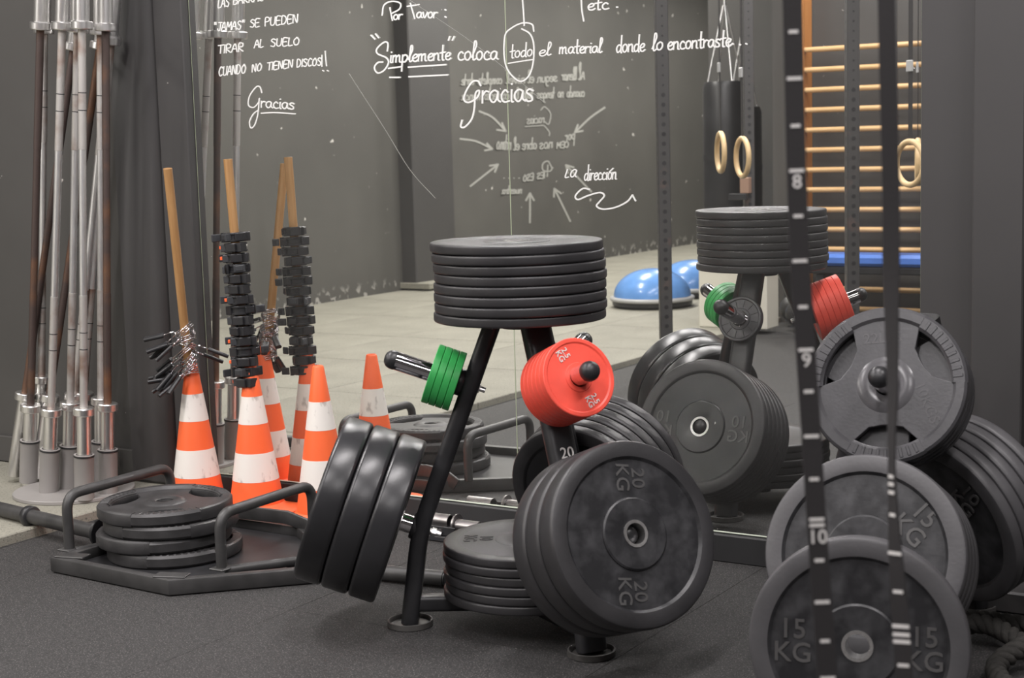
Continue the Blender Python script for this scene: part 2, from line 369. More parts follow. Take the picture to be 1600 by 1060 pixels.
# ---- handwriting: single-stroke letters, x-height 1, ascender 2
GL = {
 'a': (1.05, [[(.85, .85), (.5, 1), (.15, .75), (.12, .3), (.4, .02), (.7, .25), (.86, .85), (.84, .25), (1.08, .04)]]),
 'b': (.95, [[(.1, 2), (.1, 0)], [(.1, .7), (.5, 1), (.85, .5), (.5, 0), (.1, .15)]]),
 'c': (.85, [[(.72, .8), (.45, 1), (.15, .65), (.18, .2), (.45, 0), (.85, .1)]]),
 'd': (1.0, [[(.8, .85), (.4, .95), (.1, .5), (.3, 0), (.7, .2), (.85, .7)], [(.78, 2.2), (.85, .1), (1.0, 0)]]),
 'e': (.85, [[(.1, .45), (.6, .55), (.75, .85), (.45, 1), (.12, .6), (.25, .08), (.6, 0), (.9, .2)]]),
 'f': (.8, [[(.8, 1.9), (.45, 2), (.35, 1.4), (.35, -.3)], [(.05, 1), (.75, 1.1)]]),
 'g': (.95, [[(.8, .85), (.4, 1), (.1, .5), (.4, 0), (.8, .4), (.85, .9), (.75, -.6), (.3, -.8)]]),
 'i': (.4, [[(.2, 1), (.2, .1), (.35, 0)], [(.2, 1.45), (.23, 1.5)]]),
 'l': (.55, [[(.05, .3), (.5, 1.6), (.45, 2.2), (.25, 2.1), (.22, .3), (.35, 0), (.6, .15)]]),
 'm': (1.4, [[(.1, 0), (.12, 1)], [(.12, .7), (.4, 1), (.55, .8), (.58, 0)], [(.58, .7), (.9, 1), (1.05, .8), (1.1, .1), (1.3, 0)]]),
 'n': (.95, [[(.1, 0), (.12, 1)], [(.12, .7), (.5, 1), (.72, .75), (.75, .1), (.95, 0)]]),
 'o': (.95, [[(.52, 1), (.2, .85), (.1, .45), (.28, .06), (.6, .04), (.82, .4), (.76, .82), (.5, 1.02), (.36, .95)]]),
 'p': (.95, [[(.1, 1), (.12, -1.3)], [(.12, .8), (.5, 1), (.85, .6), (.5, 0), (.12, .1)]]),
 'r': (.7, [[(.1, 0), (.12, 1)], [(.12, .6), (.4, .95), (.7, .9)]]),
 's': (.8, [[(.75, .85), (.4, 1), (.15, .75), (.6, .4), (.65, .1), (.3, 0), (.05, .15)]]),
 't': (.75, [[(.35, 2.1), (.4, .15), (.65, 0)], [(.0, 1.0), (.75, 1.1)]]),
 'ú': (.95, []), 'u': (.95, [[(.1, 1), (.12, .2), (.4, 0), (.75, .3), (.78, 1), (.8, 0)]]),
 'v': (.85, [[(.05, 1), (.4, 0), (.8, 1)]]),
 ' ': (.8, []), '.': (.4, [[(.15, .05), (.2, .1)]]), ':': (.5, [[(.2, .25), (.28, .3)], [(.2, 1.15), (.28, 1.2)]]),
 '"': (.7, [[(.1, 1.1), (.15, .8)], [(.35, 1.1), (.4, .8)]]),
 'A': (.9, [[(0, 0), (.4, 1), (.8, 0)], [(.15, .38), (.68, .38)]]),
 'B': (.85, [[(.1, 0), (.1, 1), (.6, .9), (.5, .55), (.1, .5)], [(.3, .5), (.72, .35), (.5, 0), (.1, 0)]]),
 'C': (.85, [[(.75, .85), (.4, 1), (.1, .5), (.35, 0), (.75, .12)]]),
 'D': (.9, [[(.1, 0), (.1, 1), (.6, .85), (.75, .45), (.5, .05), (.1, 0)]]),
 'E': (.8, [[(.7, 1), (.1, 1), (.1, 0), (.7, 0)], [(.1, .5), (.55, .52)]]),
 'G': (.9, [[(.75, .85), (.4, 1), (.1, .5), (.35, 0), (.75, .1), (.78, .5), (.5, .5)]]),
 'I': (.3, [[(.12, 0), (.15, 1)]]), 'J': (.75, [[(.12, 1), (.72, 1)], [(.52, 1), (.52, .2), (.3, 0), (.05, .25)]]),
 'L': (.7, [[(.1, 1), (.1, 0), (.6, .02)]]), 'M': (1.0, [[(.05, 0), (.15, 1), (.45, .35), (.78, 1), (.88, 0)]]),
 'N': (.9, [[(.1, 0), (.1, 1), (.7, 0), (.72, 1)]]), 'O': (.95, [[(.5, 1), (.12, .6), (.25, .05), (.7, .1), (.82, .6), (.5, 1)]]),
 'P': (.8, [[(.1, 0), (.1, 1), (.6, .95), (.65, .6), (.1, .48)]]), 'R': (.85, [[(.1, 0), (.1, 1), (.6, .95), (.6, .6), (.1, .5), (.7, 0)]]),
 'S': (.8, [[(.7, .85), (.35, 1), (.12, .75), (.65, .35), (.5, 0), (.08, .1)]]), 'T': (.8, [[(0, .97), (.75, 1)], [(.38, 1), (.38, 0)]]),
 'U': (.9, [[(.1, 1), (.12, .2), (.4, 0), (.7, .2), (.75, 1)]]), 'Z': (.8, [[(.1, 1), (.7, 1), (.1, 0), (.75, 0)]]),
}
def crom(P, n=5):
    if len(P) < 3: return [np.array(p, float) for p in P]
    Q = [np.array(p, float) for p in P]; Q = [2*Q[0]-Q[1]] + Q + [2*Q[-1]-Q[-2]]; out = []
    for i in range(1, len(Q)-2):
        for k in range(n):
            t = k/n; a, b_, c, d = Q[i-1:i+3]
            out.append(.5*((2*b_)+(-a+c)*t+(2*a-5*b_+4*c-d)*t*t+(-a+3*b_-3*c+d)*t**3))
    out.append(Q[-2]); return out
def word_strokes(txt, x0, y0, x1, y1, h, slant=.08, flip=1):
    wid = sum(GL[ch][0] for ch in txt); dx, dy = (x1-x0)/wid, (y1-y0)/wid; out = []; cx = 0
    for ch in txt:
        wd, st = GL[ch]
        for s_ in st: out.append([(x0+(cx+a)*dx + flip*b_*h*slant, y0+(cx+a)*dy - b_*h) for a, b_ in s_])
        cx += wd
    return out
farp = None
def ribbons(strokes, width, plane, name, mk, parent, off=(0, 0, 0), smooth=True):
    """marker strokes: thin flat ribbons lying on a wall or on the glass"""
    mb = MB()
    for st in strokes:
        si_ = strokes.index(st)*.00022; P = crom(st) if smooth else [np.array(p, float) for p in st]
        if len(P) < 2: continue
        vs = []
        for i, p in enumerate(P):
            t = P[min(i+1, len(P)-1)]-P[max(i-1, 0)]; ln = np.hypot(*t) or 1; nrm = np.array([-t[1], t[0]])/ln
            if i == 0: p = p - t/ln*width*.3
            if i == len(P)-1: p = p + t/ln*width*.3
            for sg in (-1, 1): vs.append(np.array(plane(*(p+nrm*sg*width/2)))+np.array((si_*2+i*2e-4, 0, 0) if plane is farp else (0, -si_*.3-i*8e-6, 0)))
        mb.add([tuple(v_) for v_ in vs], [(2*i, 2*i+1, 2*i+3, 2*i+2) for i in range(len(P)-1)])
    o = mb.obj(name, mk); 
    if parent:
        o.parent = parent; o.matrix_parent_inverse = parent.matrix_basis.inverted()
    return o
def glass(px, py): return on_y(px, py, -.0015)
def cluster(strokes, gap=7):
    """strokes that lie close together make one word or mark"""
    def bb(st): xs = [p[0] for p in st]; ys = [p[1] for p in st]; return [min(xs), max(xs), min(ys), max(ys)]
    gr = [([st], bb(st)) for st in strokes]; ch = True
    while ch:
        ch = False
        for i in range(len(gr)):
            for j in range(i+1, len(gr)):
                a, b_ = gr[i][1], gr[j][1]
                if a[0]-gap < b_[1] and b_[0]-gap < a[1] and a[2]-gap < b_[3] and b_[2]-gap < a[3]:
                    gr[i] = (gr[i][0]+gr[j][0], [min(a[0], b_[0]), max(a[1], b_[1]), min(a[2], b_[2]), max(a[3], b_[3])]); del gr[j]; ch = True; break
            if ch: break
    return [g_ for g_, _ in gr]
def write(name, strokes, width=2.6, smooth=True):
    gs = cluster(strokes)
    if len(gs) > 1:
        for g_ in gs: write(name, g_, width, smooth)
        return
    allx = [p[0] for s_ in strokes for p in s_]; side = 0 if sum(allx)/len(allx) < 797 else 1
    return ribbons(strokes, width*.86, glass, name, 'chalk', MP[side], smooth=smooth)
W = word_strokes
write('handwriting', [[(597, 24), (600, 8), (612, 2), (625, 5), (624, 14), (612, 21)], [(609, 12), (613, 32)]] + W('or', 614, 31, 628, 30, 8))
write('handwriting', [[(636, 10), (655, 7)], [(641, 5), (648, 29)]] + W('avor', 650, 28, 683, 28, 9) + [[(695, 15), (697, 16)], [(695, 26), (697, 27)]])
write('handwriting', [[(605, 80), (606, 68), (600, 66), (589, 76), (590, 84), (603, 90), (607, 98), (600, 110), (590, 114), (585, 106), (590, 98), (598, 97)]]
      + W('implemente', 608, 98, 704, 93, 11) + [[(607, 107), (628, 104)], [(638, 105), (697, 101)], [(609, 121), (625, 121)], [(639, 120), (700, 117)]]
      + [[(580, 55), (586, 61)], [(587, 53), (592, 59)], [(701, 63), (703, 57)], [(707, 63), (710, 57)]], 2.8)
write('handwriting', W('coloca', 714, 94, 778, 93, 13), 2.8)
write('handwriting', W('todo', 796, 91, 832, 87, 10) + [[(794, 99), (832, 93)]], 2.2)
write('encircling_mark', [[(834, 49), (831, 38), (816, 36), (799, 44), (789, 56), (788, 90), (795, 112), (812, 127), (826, 119), (833, 98), (834, 70), (828, 53), (815, 45)], [(816, -4), (818, 20), (819, 40)]], 2.6)
write('handwriting', W('el', 841, 88, 860, 86, 9), 2.2)
write('handwriting', W('material', 873, 84, 940, 82, 10))
write('handwriting', W('donde', 962, 82, 1007, 80, 12))
write('handwriting', W('lo', 1018, 80, 1036, 77, 12), 2.6)
write('handwriting', W('encontraste', 1042, 78, 1142, 72, 12) + [[(1144, 68), (1146, 69)], [(1155, 69), (1157, 70)], [(1165, 68), (1167, 69)]], 2.8)
write('handwriting', W('etc', 917, 16, 951, 14, 10) + [[(963, 11), (965, 11)], [(908, -4), (909, 15), (912, 33)]])
write('handwriting', [[(751, 134), (747, 127), (738, 128), (728, 143), (725, 156), (733, 160), (746, 152), (749, 142), (743, 146), (741, 170), (737, 186), (727, 198), (720, 198), (722, 188)]]
      + W('racias', 752, 161, 834, 158, 19, 0), 3.2)
write('handwriting', W('La', 882, 277, 900, 277, 12, .3) + W('direccion', 912, 282, 963, 280, 11) + [[(952, 269), (958, 263)]], 2.2)
write('squiggle', [[(921, 296), (910, 295), (899, 306), (903, 312), (918, 306), (937, 301), (944, 306), (937, 315), (932, 322), (942, 327), (962, 324), (980, 315), (988, 305)], [(988, 305), (993, 314)]], 2.8)
write('handwriting', W('LAS', 340, 12, 358, 10, 13, .1) + W('BARRAS', 364, 7, 412, 1, 13, .1), 2)
write('handwriting', W('"JAMAS"', 333, 49, 383, 45, 13, .1), 2)
write('handwriting', W('SE', 390, 43, 406, 41, 12) + W('PUEDEN', 413, 41, 466, 35, 13), 2)
write('handwriting', W('TIRAR', 340, 84, 381, 80, 13) + W('AL', 397, 75, 412, 73, 12) + W('SUELO', 422, 73, 468, 70, 12), 2)
write('handwriting', W('CUANDO', 341, 119, 384, 114, 14) + W('NO', 393, 113, 409, 110, 12) + W('TIENEN', 417, 110, 458, 105, 12), 2)
write('handwriting', W('DISCOS', 463, 105, 502, 102, 12) + [[(503, 104), (503, 86)], [(510, 103), (508, 80)], [(504, 110), (506, 111)], [(511, 110), (513, 111)]], 2)
write('handwriting', [[(409, 145), (406, 136), (400, 136), (390, 150), (388, 164), (396, 168), (404, 160), (405, 154), (403, 178), (398, 195), (392, 200), (390, 190), (396, 178), (404, 172)]]
      + W('racias', 407, 168, 460, 171, 10, 0) + [[(408, 177), (430, 176), (461, 178)]], 2.2)
# faint scratches across the glass
ribbons([[(640, 0), (700, 40), (740, 68), (790, 108), (850, 160)]], .45, glass, 'scratch', 'chalk_grey', MP[0])
ribbons([[(545, 115), (600, 200), (640, 265), (680, 310)]], .5, glass, 'scratch', 'chalk_grey', MP[0])
# writing on the far left wall (it shows in the mirror)
farw = bpy.data.objects['wall_left']
def farp(px, py): return mir_on_x(px, py, -7.997)
def fwrite(strokes, width, mk='chalk_grey', name='wall_writing'):
    for g_ in cluster(strokes, 3.5): ribbons_(g_, width*.72, mk, name)
def ribbons_(strokes, width, mk, name): return ribbons(strokes, width, farp, name, mk, farw)
fwrite(W('Al', 913, 124, 903, 125, 12) + W('llenar', 900, 125, 876, 126, 9) + W('segun', 870, 127, 838, 129, 8) + W('el', 834, 129, 824, 130, 9) + W('nivel', 820, 130, 790, 131, 8) + W('completo', 784, 131, 745, 132, 8) + W('darte', 740, 132, 720, 133, 8), 2.6)
fwrite(W('cuando', 913, 151, 884, 152, 8) + W('no', 880, 152, 870, 152, 8) + W('tengas', 866, 153, 838, 154, 8) + W('todo', 832, 154, 815, 154, 8) + W('lo', 810, 155, 800, 155, 8) + W('correcto', 795, 155, 755, 156, 8) + W('nunca', 750, 156, 720, 157, 8), 2.4)
fwrite([[(845, 172), (851, 167), (860, 178), (857, 194), (850, 190)], [(850, 196), (858, 206), (858, 212)]] + W('racias', 850, 192, 822, 194, 8) + [[(848, 196), (820, 198)]], 2.2)
fwrite(W('por', 898, 217, 882, 220, 8) + W('CEM', 888, 230, 868, 232, 9) + W('nos', 863, 231, 842, 233, 9) + W('abre', 838, 233, 815, 234, 9) + W('el', 811, 234, 802, 235, 9) + W('ritmo', 798, 234, 774, 233, 11), 2.8)
fwrite([[(855, 276), (856, 258)], [(862, 262), (856, 252), (848, 256), (848, 266), (858, 268), (863, 262)]] + W('IES', 851, 278, 838, 280, 9) + W('ESO', 833, 281, 816, 284, 10) + W('. . . .', 812, 279, 786, 279, 8) + W('nuestra', 815, 302, 783, 303, 6), 2.8)
def arrow(x0, y0, x1, y1, h=13, bend=0, a=.5):
    t = math.atan2(y0-y1, x0-x1); mxx, myy = (x0+x1)/2, (y0+y1)/2-bend
    return [[(x0, y0), (mxx, myy), (x1, y1)], [(x1, y1), (x1+h*math.cos(t+a), y1+h*math.sin(t+a))], [(x1, y1), (x1+h*math.cos(t-a), y1+h*math.sin(t-a))]]
for a in [(749, 174, 790, 205, 14, 6), (719, 217, 769, 233, 12, 4), (735, 291, 778, 257, 13, 0), (828, 348, 828, 302, 13, 0), (891, 346, 866, 295, 13, 0), (924, 300, 884, 258, 13, 0), (945, 168, 898, 207, 13, 3)]:
    fwrite(arrow(*a), 4.0, name='drawn_arrow')

# ------------------------------------------------------------------ weight plates
def bumper_prof(R, t, ri=.0265, hub=.087, ring=.185, rec=.007, bev=.012, hubrise=.004):
    h = t/2; top = [(ri, h-.002), (ri+.0045, h-hubrise*.2), (hub-.004, h-hubrise*.2), (hub, h-hubrise), (hub+.0005, h-rec), (ring-.007, h-rec), (ring, h-.0005), (ring+.003, h), (R-bev, h), (R-bev*.4, h-bev*.25), (R-bev*.1, h-bev*.65), (R, h-bev*1.1)]
    bot = [(r, -z) for r, z in reversed(top)]
    return top, bot
def bumper(name, R, t, rub, web, insert='steel', seg=96, **kw):
    top, bot = bumper_prof(R, t, **kw); pr = top+bot; n = len(top)
    mis = []
    for i in range(len(pr)):
        j = i if i < n else len(pr)-1-i-1
        j = i if i < n-1 else (len(pr)-2-i if i >= n else 99)
        mis.append(1 if (i < n and i < 6) or (i >= n and i >= len(pr)-7) else 0)
    mb = MB().lathe(pr, seg, mis=mis, closed=True)
    o = mb.obj(name, [rub, web], angle=28)
    h = t/2; q = MB().lathe([(.0252, -h-.0004), (.0252, h+.0004), (.0325, h+.0008), (.0330, h-.002), (.0275, h-.004), (.0275, -h+.004), (.0330, -h+.002), (.0325, -h-.0008)], 40, closed=True)
    q.obj('hub_ring', insert, o, angle=30)
    return o
def small_plate(name, R, t, mk):
    h = t/2; pr = [(.0262, h-.001), (.036, h-.001), (.038, h-.003), (R*.86, h-.003), (R*.9, h), (R-.002, h), (R, h-.0015), (R, -h+.0015), (R-.002, -h), (R*.9, -h), (R*.86, -h+.003), (.038, -h+.003), (.036, -h+.001), (.0262, -h+.001)]
    o = MB().lathe(pr, 64, closed=True).obj(name, mk, angle=28)
    MB().lathe([(.0255, -h), (.0255, h), (.028, h), (.028, -h)], 32, closed=True).obj('hub_ring', mk if mk != 'iron_grey' else 'chrome', o)
    return o
def curve_plate(splines, depth, bev=.001, res=1):
    cu = bpy.data.curves.new('tmp', 'CURVE'); cu.dimensions = '2D'; cu.fill_mode = 'BOTH'; cu.extrude = depth; cu.bevel_depth = bev; cu.bevel_resolution = res
    for pts in splines:
        s_ = cu.splines.new('POLY'); s_.points.add(len(pts)-1); s_.use_cyclic_u = True
        for p, (x, y) in zip(s_.points, pts): p.co = (x, y, 0, 1)
    o = bpy.data.objects.new('tmp', cu); C.objects.link(o); bpy.context.view_layer.update()
    me = bpy.data.meshes.new_from_object(o.evaluated_get(bpy.context.evaluated_depsgraph_get()))
    bpy.data.objects.remove(o); bpy.data.curves.remove(cu); return me
def grip_plate(name, R, t, mk):
    """plate with three hand openings"""
    circ = lambda r, n=72: [(r*math.cos(2*PI*k/n), r*math.sin(2*PI*k/n)) for k in range(n)]
    sp = [circ(R*.86), circ(.0265, 32)[::-1]]
    for ca in (30, 150, 270):
        w_ = []
        for k in range(11): a = math.radians(ca-30+60*k/10); w_.append((R*.80*math.cos(a), R*.80*math.sin(a)))
        for k in range(9): a = math.radians(ca+22-44*k/8); rr = R*(.57-.07*math.sin(PI*k/8)); w_.append((rr*math.cos(a), rr*math.sin(a)))
        sp.append(w_[::-1])
    me = curve_plate(sp, t*.22, .0018); me.name = name; me.materials.clear(); me.materials.append(M['iron' if mk == 'iron' else 'iron_grey'])
    me.shade_smooth(); me.set_sharp_from_angle(angle=math.radians(30))
    o = bpy.data.objects.new(name, me); C.objects.link(o)
    h = t/2
    # rim in three lifted arcs and three ribbed grips
    pr = [(R*.82, -h*.55), (R*.82, h*.55), (R*.86, h), (R-.008, h), (R-.002, h-.004), (R, h-.009), (R, -h+.009), (R-.002, -h+.004), (R-.008, -h), (R*.86, -h)]
    for ca in (90, 210, 330):
        rim = MB(); n = 24; a0 = math.radians(ca-30); a1 = math.radians(ca+30); vs = []; m_ = len(pr)
        for k in range(n+1):
            a = a0+(a1-a0)*k/n; vs += [(r*math.cos(a), r*math.sin(a), z) for r, z in pr]
        fs = [(k*m_+j, (k+1)*m_+j, (k+1)*m_+(j+1) % m_, k*m_+(j+1) % m_) for k in range(n) for j in range(m_)]
        fs += [tuple(range(m_)), tuple(n*m_+j for j in reversed(range(m_)))]
        rim.add(vs, fs); rim.obj('rim', mk, o, angle=30)
    for ca in (30, 150, 270):
        gp = MB(); n = 18; a0 = math.radians(ca-30); a1 = math.radians(ca+30); hh = h*.93
        p2 = [(R*.80, -hh*.7), (R*.80, hh*.7), (R*.83, hh), (R*.965, hh), (R, hh*.6), (R, -hh*.6), (R*.965, -hh), (R*.83, -hh)]; m_ = len(p2); vs = []
        for k in range(n+1):
            a = a0+(a1-a0)*k/n; vs += [(r*math.cos(a), r*math.sin(a), z) for r, z in p2]
        fs = [(k*m_+j, (k+1)*m_+j, (k+1)*m_+(j+1) % m_, k*m_+(j+1) % m_) for k in range(n) for j in range(m_)] + [tuple(range(m_)), tuple(n*m_+j for j in reversed(range(m_)))]
        gp.add(vs, fs)
        for k in range(9):
            a = a0+(a1-a0)*(k+.9)/9.8
            T = Rz(math.degrees(a)) @ Tr(R*.885, 0, 0)
            gp.bbox((0, 0, 0), (R*.13, R*.045, hh*2+.003), .0015, T)
        gp.obj('grip', mk, o, angle=30)
    hb = MB().lathe([(.0262, t*.34), (.034, t*.44), (.055, t*.44), (.066, t*.30), (.072, t*.2), (.072, -t*.2), (.066, -t*.30), (.055, -t*.44), (.034, -t*.44), (.0262, -t*.34)], 48, closed=True)
    hb.obj('hub', 'iron' if mk == 'iron' else 'hub_gloss', o, angle=30)
    return o
PROTO = {}
def plate(kind):
    mk = {
     'b25': lambda: bumper('bumper_plate', .225, .0735, 'rubber_gloss', 'rubber_web', bev=.010),
     'b20': lambda: bumper('bumper_plate', .225, .068, 'rubber', 'rubber_web', bev=.011),
     'b15': lambda: bumper('bumper_plate', .225, .045, 'rubber_grey', 'rubber_web', bev=.009),
     'b10': lambda: bumper('bumper_plate', .225, .035, 'rubber', 'rubber_gloss', 'steel', bev=.008, rec=.005),
     'b10r': lambda: bumper('bumper_plate', .225, .0325, 'rubber_grey', 'rubber_web', 'steel', bev=.009, rec=.006),
     'b5': lambda: bumper('bumper_plate', .225, .0245, 'rubber', 'rubber', bev=.005, rec=.003, hubrise=.002),
     'b5b': lambda: bumper('bumper_plate', .225, .0240, 'rubber', 'rubber_grey', bev=.005, rec=.002, hubrise=.0015),
     'green': lambda: small_plate('small_plate', .080, .0185, 'green'),
     'red': lambda: small_plate('small_plate', .100, .0205, 'red'),
     'disc': lambda: small_plate('small_plate', .078, .022, 'iron_grey'),
     'grip': lambda: grip_plate('grip_plate', .187, .030, 'iron_grey'),
     'grip_big': lambda: grip_plate('grip_plate', .2105, .043, 'iron'),
    }[kind]
    if kind not in PROTO: PROTO[kind] = mk(); return PROTO[kind]
    return dup(PROTO[kind])
def put(kind, T, label, group, marks=()):
    o = plate(kind); o.matrix_world = T; tag(o, label, 'weight plate', group)
    for (txt, ang, rad, rot, size, z, mk) in marks:
        letter(o, txt, size, Tr(rad*math.cos(math.radians(ang)), rad*math.sin(math.radians(ang)), z) @ Rz(rot), mk)
    return o

# ------------------------------------------------------------------ plate tree racks
A20 = math.radians(20.0)
def rack(loc, th, label, pegs, az=(0, 120, 240)):
    r = thing('plate_rack', label, 'weight rack', loc, 'three legged plate racks', (0, 0, th))
    for k in range(3):
        R_ = Rz(az[k])
        P2 = lambda rr, z, y=0: R_ @ Vector((rr, y, z))
        mb = MB(); path = fillet([(.073, 0, .812), (.283, 0, .262), (.318, 0, .012)], .07, 8)
        mb.sweep([R_ @ p for p in path], rrect(.046, .078, .018), up=tuple(R_ @ Vector((1, 0, .3))))
        leg = mb.obj('leg', 'black_metal', r, angle=50)
        d = MB().lathe([(0, .006), (.052, .006), (.0545, .015), (.0570, .017), (.0605, .016), (.0608, .002), (.058, 0), (0, 0)], 40, T=R_ @ Tr(.318, 0, 0))
        d.obj('foot', 'foot_metal', leg, angle=40)
        cr = MB().sweep([R_ @ Vector((.30, 0, .062)), R_ @ Vector((.02, 0, .062))], rrect(.042, .048, .010), up=(0, 0, 1))
        cr.obj('cross_tube', 'black_metal', r, angle=50)
        for which, (br, bz, ln) in enumerate(((.150, .651, .195), (.279, .266, .222))):
            if not pegs[k][which]: continue
            n = Vector((math.cos(A20), 0, math.sin(A20))); b0 = Vector((br, 0, bz))
            p = MB().cyl(R_ @ (b0+n*.016), R_ @ (b0+n*ln), .0245, 40); pg = p.obj('peg', 'chrome', r, angle=40)
            cp = MB(); T = Matrix.Translation(R_ @ (b0+n*ln)) @ (R_ @ n).to_track_quat('Z', 'Y').to_matrix().to_4x4()
            cp.lathe([(.0245, -.004), (.0255, 0), (.0250, .010), (.0215, .019), (.014, .0255), (.006, .0278), (0, .028)], 32, T); cp.obj('end_cap', 'black_plastic', pg, angle=60)
            fl = MB(); T2 = Matrix.Translation(R_ @ (b0+n*.005)) @ (R_ @ n).to_track_quat('Z', 'Y').to_matrix().to_4x4()
            fl.lathe([(0, 0), (.034, 0), (.036, .004), (.036, .018), (.033, .022), (0, .022)], 32, T2); fl.obj('flange', 'black_metal', pg, angle=40)
            bo = MB().cyl(R_ @ (b0-n*.055), R_ @ (b0-n*.02), .0075, 12, bev=.001); bo.cyl(R_ @ (b0-n*.040), R_ @ (b0-n*.028), .013, 6); bo.obj('bolt', 'steel', pg, angle=30)
    tp = MB().lathe([(0, .796), (.050, .796), (.054, .80), (.054, .815), (.050, .819), (0, .819)], 48); tp.obj('top_plate', 'black_metal', r, angle=40)
    return r
R1 = Vector((-2.1342, -.8010, 0)); TH1 = 3.6785
r1 = rack(R1, TH1, 'black three legged plate rack standing free, loaded with black, red and green plates', [(1, 1)]*3)
MB().cyl((0, 0, .815), (0, 0, 1.00), .0245, 32, bev=.003).obj('top_post', 'black_metal', r1)
MB().cyl((0, 0, .03), (0, 0, .20), .0235, 32, bev=.003).obj('centre_post', 'black_metal', r1)
TH2 = math.radians(277)
_b = CAM + ray(1374, 592)*((.715-CAM[2])/ray(1374, 592)[2])
R2 = Vector((_b[0]-.335*math.cos(TH2), _b[1]-.335*math.sin(TH2), 0))
r2 = rack(R2, TH2, 'black plate rack at the right by the wall, holding a grip plate stack', [(1, 1), (0, 0), (0, 0)], (0, 158, 232))
def letter_leg(r, k, txt, z0=.49, rr=.2):
    R_ = Matrix.Rotation(k*2*PI/3, 4, 'Z'); n = Vector((math.cos(A20), 0, math.sin(A20)))
    X = R_ @ Vector((0, 1, 0)); Z = R_ @ n; Y = Z.cross(X); P = R_ @ (Vector((rr, 0, z0))+n*.0235)
    letter(r, txt, .040, Matrix(((X.x, Y.x, Z.x, P.x), (X.y, Y.y, Z.y, P.y), (X.z, Y.z, Z.z, P.z), (0, 0, 0, 1))), 'white_print', .0003)
letter_leg(r1, 1, '20'); letter_leg(r1, 2, '10', .47, .21)
def pegT(R0, th, k, which, s, inward=False, roll=0, sag=.002):
    """matrix of a plate whose centre sits s along a peg (local z outward)"""
    a = th+k*2*PI/3; u = Vector((math.cos(a), math.sin(a), 0)); n = (u*math.cos(A20)+Vector((0, 0, math.sin(A20)))).normalized()
    br, bz = ((.150, .651), (.279, .266))[which]
    P = R0 + u*br + Vector((0, 0, bz)) + n*s
    if inward: n = -n
    X = Vector((0, 0, 1)).cross(n).normalized(); Y = n.cross(X); P = P - Vector((0, 0, 1))*sag
    return Matrix(((X.x, Y.x, n.x, P.x), (X.y, Y.y, n.y, P.y), (X.z, Y.z, n.z, P.z), (0, 0, 0, 1))) @ Rz(roll)
def tt(t): return t
# top stack (8) and floor stack (6)
z = .8195
names8 = ['lowest', 'second lowest', 'third from the bottom', 'fourth from the bottom', 'fourth from the top', 'third from the top', 'second from the top', 'topmost']
for i in range(8):
    k = 'b5'; t = .0265 if i == 7 else .0245
    dx, dy = (random.uniform(-.003, .003), random.uniform(-.003, .003))
    if i == 7: dx, dy = -.006, -.002
    T = Tr(R1.x+dx, R1.y+dy, z+.01225) @ Matrix.Rotation(random.uniform(-.003, .003) + (.006 if i == 7 else 0), 4, 'Y') @ Rz(random.uniform(0, 360))
    put(k, T, f'thin black rubber plate, {names8[i]} of the stack on top of the rack', 'black plates stacked on top of the rack'); z += .0258
z = .0865
names6 = ['lowest', 'second from the bottom', 'third from the bottom', 'third from the top', 'second from the top', 'topmost']
for i in range(6):
    T = Tr(R1.x+random.uniform(-.003, .003)+.004, R1.y+random.uniform(-.003, .003), z+.012) @ Rz(random.uniform(0, 360) if i < 5 else 0)
    put('b5b', T, f'black rubber plate, {names6[i]} of the stack low inside the rack legs', 'plates stacked inside the rack legs',
        [('10\nKG', 205, .135, -60, .05, .0105, 'plate_mark')] if i == 5 else ()); z += .0246
# left leg: three thick plates, four green ones
for i, w_ in enumerate(['innermost', 'middle', 'outermost']):
    put('b25', pegT(R1, TH1, 0, 1, .058+.0365+i*.0745, roll=i*40), f'thick glossy black bumper plate, {w_} of three tilted on the left peg', 'thick black plates on the left peg')
for i, w_ in enumerate(['innermost', 'second inner', 'second outer', 'outermost']):
    put('green', pegT(R1, TH1, 0, 0, .030+i*.0192, roll=i*50), f'small green plate, {w_} of four on the upper left peg', 'green plates on the upper left peg')
# right front leg: three 20 kg plates, six red ones
for i, w_ in enumerate(['innermost', 'middle', 'outermost']):
    mk = [('20\nKG', 82, .134, -100, .050, .0272, 'plate_mark'), ('20\nKG', 254, .136, -100, .050, .0272, 'plate_mark')] if i == 2 else ()
    put('b20', pegT(R1, TH1, 1, 1, .058+.034+i*.0705), f'black 20 kg bumper plate, {w_} on the front peg beneath the red plates', 'black plates on the front peg', mk)
for i in range(6):
    w_ = ['innermost', 'second', 'third', 'fourth', 'fifth', 'outermost'][i]
    mk = [('2.5\nKG', 118, .068, -68, .022, .0080, 'white_print'), ('2.5\nKG', 292, .066, -70, .022, .0080, 'white_print')] if i == 5 else ()
    put('red', pegT(R1, TH1, 1, 0, .032+i*.0209, roll=0), f'small red plate, {w_} of six counted from the post on the front peg', 'red plates on the front peg', mk)
# back leg: six 10 kg plates, one small disc
for i in range(6):
    w_ = ['innermost', 'second', 'third', 'fourth', 'fifth', 'outermost'][i]
    mk = [('10\nKG', 180, .135, 0, .055, .0130, 'plate_mark'), ('10\nKG', 0, .135, 0, .055, .0130, 'plate_mark')] if i == 5 else ()
    put('b10', pegT(R1, TH1, 2, 1, .045+i*.0365), f'black 10 kg plate, {w_} of six on the rear peg facing the mirror', 'black plates on the rear peg', mk)
dd = put('disc', pegT(R1, TH1, 2, 0, .034), 'small dark grooved disc plate on the upper rear peg facing the mirror', 'small plates of the rack')
gv = MB()
for k in range(12):
    gv.bbox((.058, 0, .0085), (.034, .0016, .002), .0005, Rz(k*30+8))
gv.obj('groove', 'black_metal', dd)
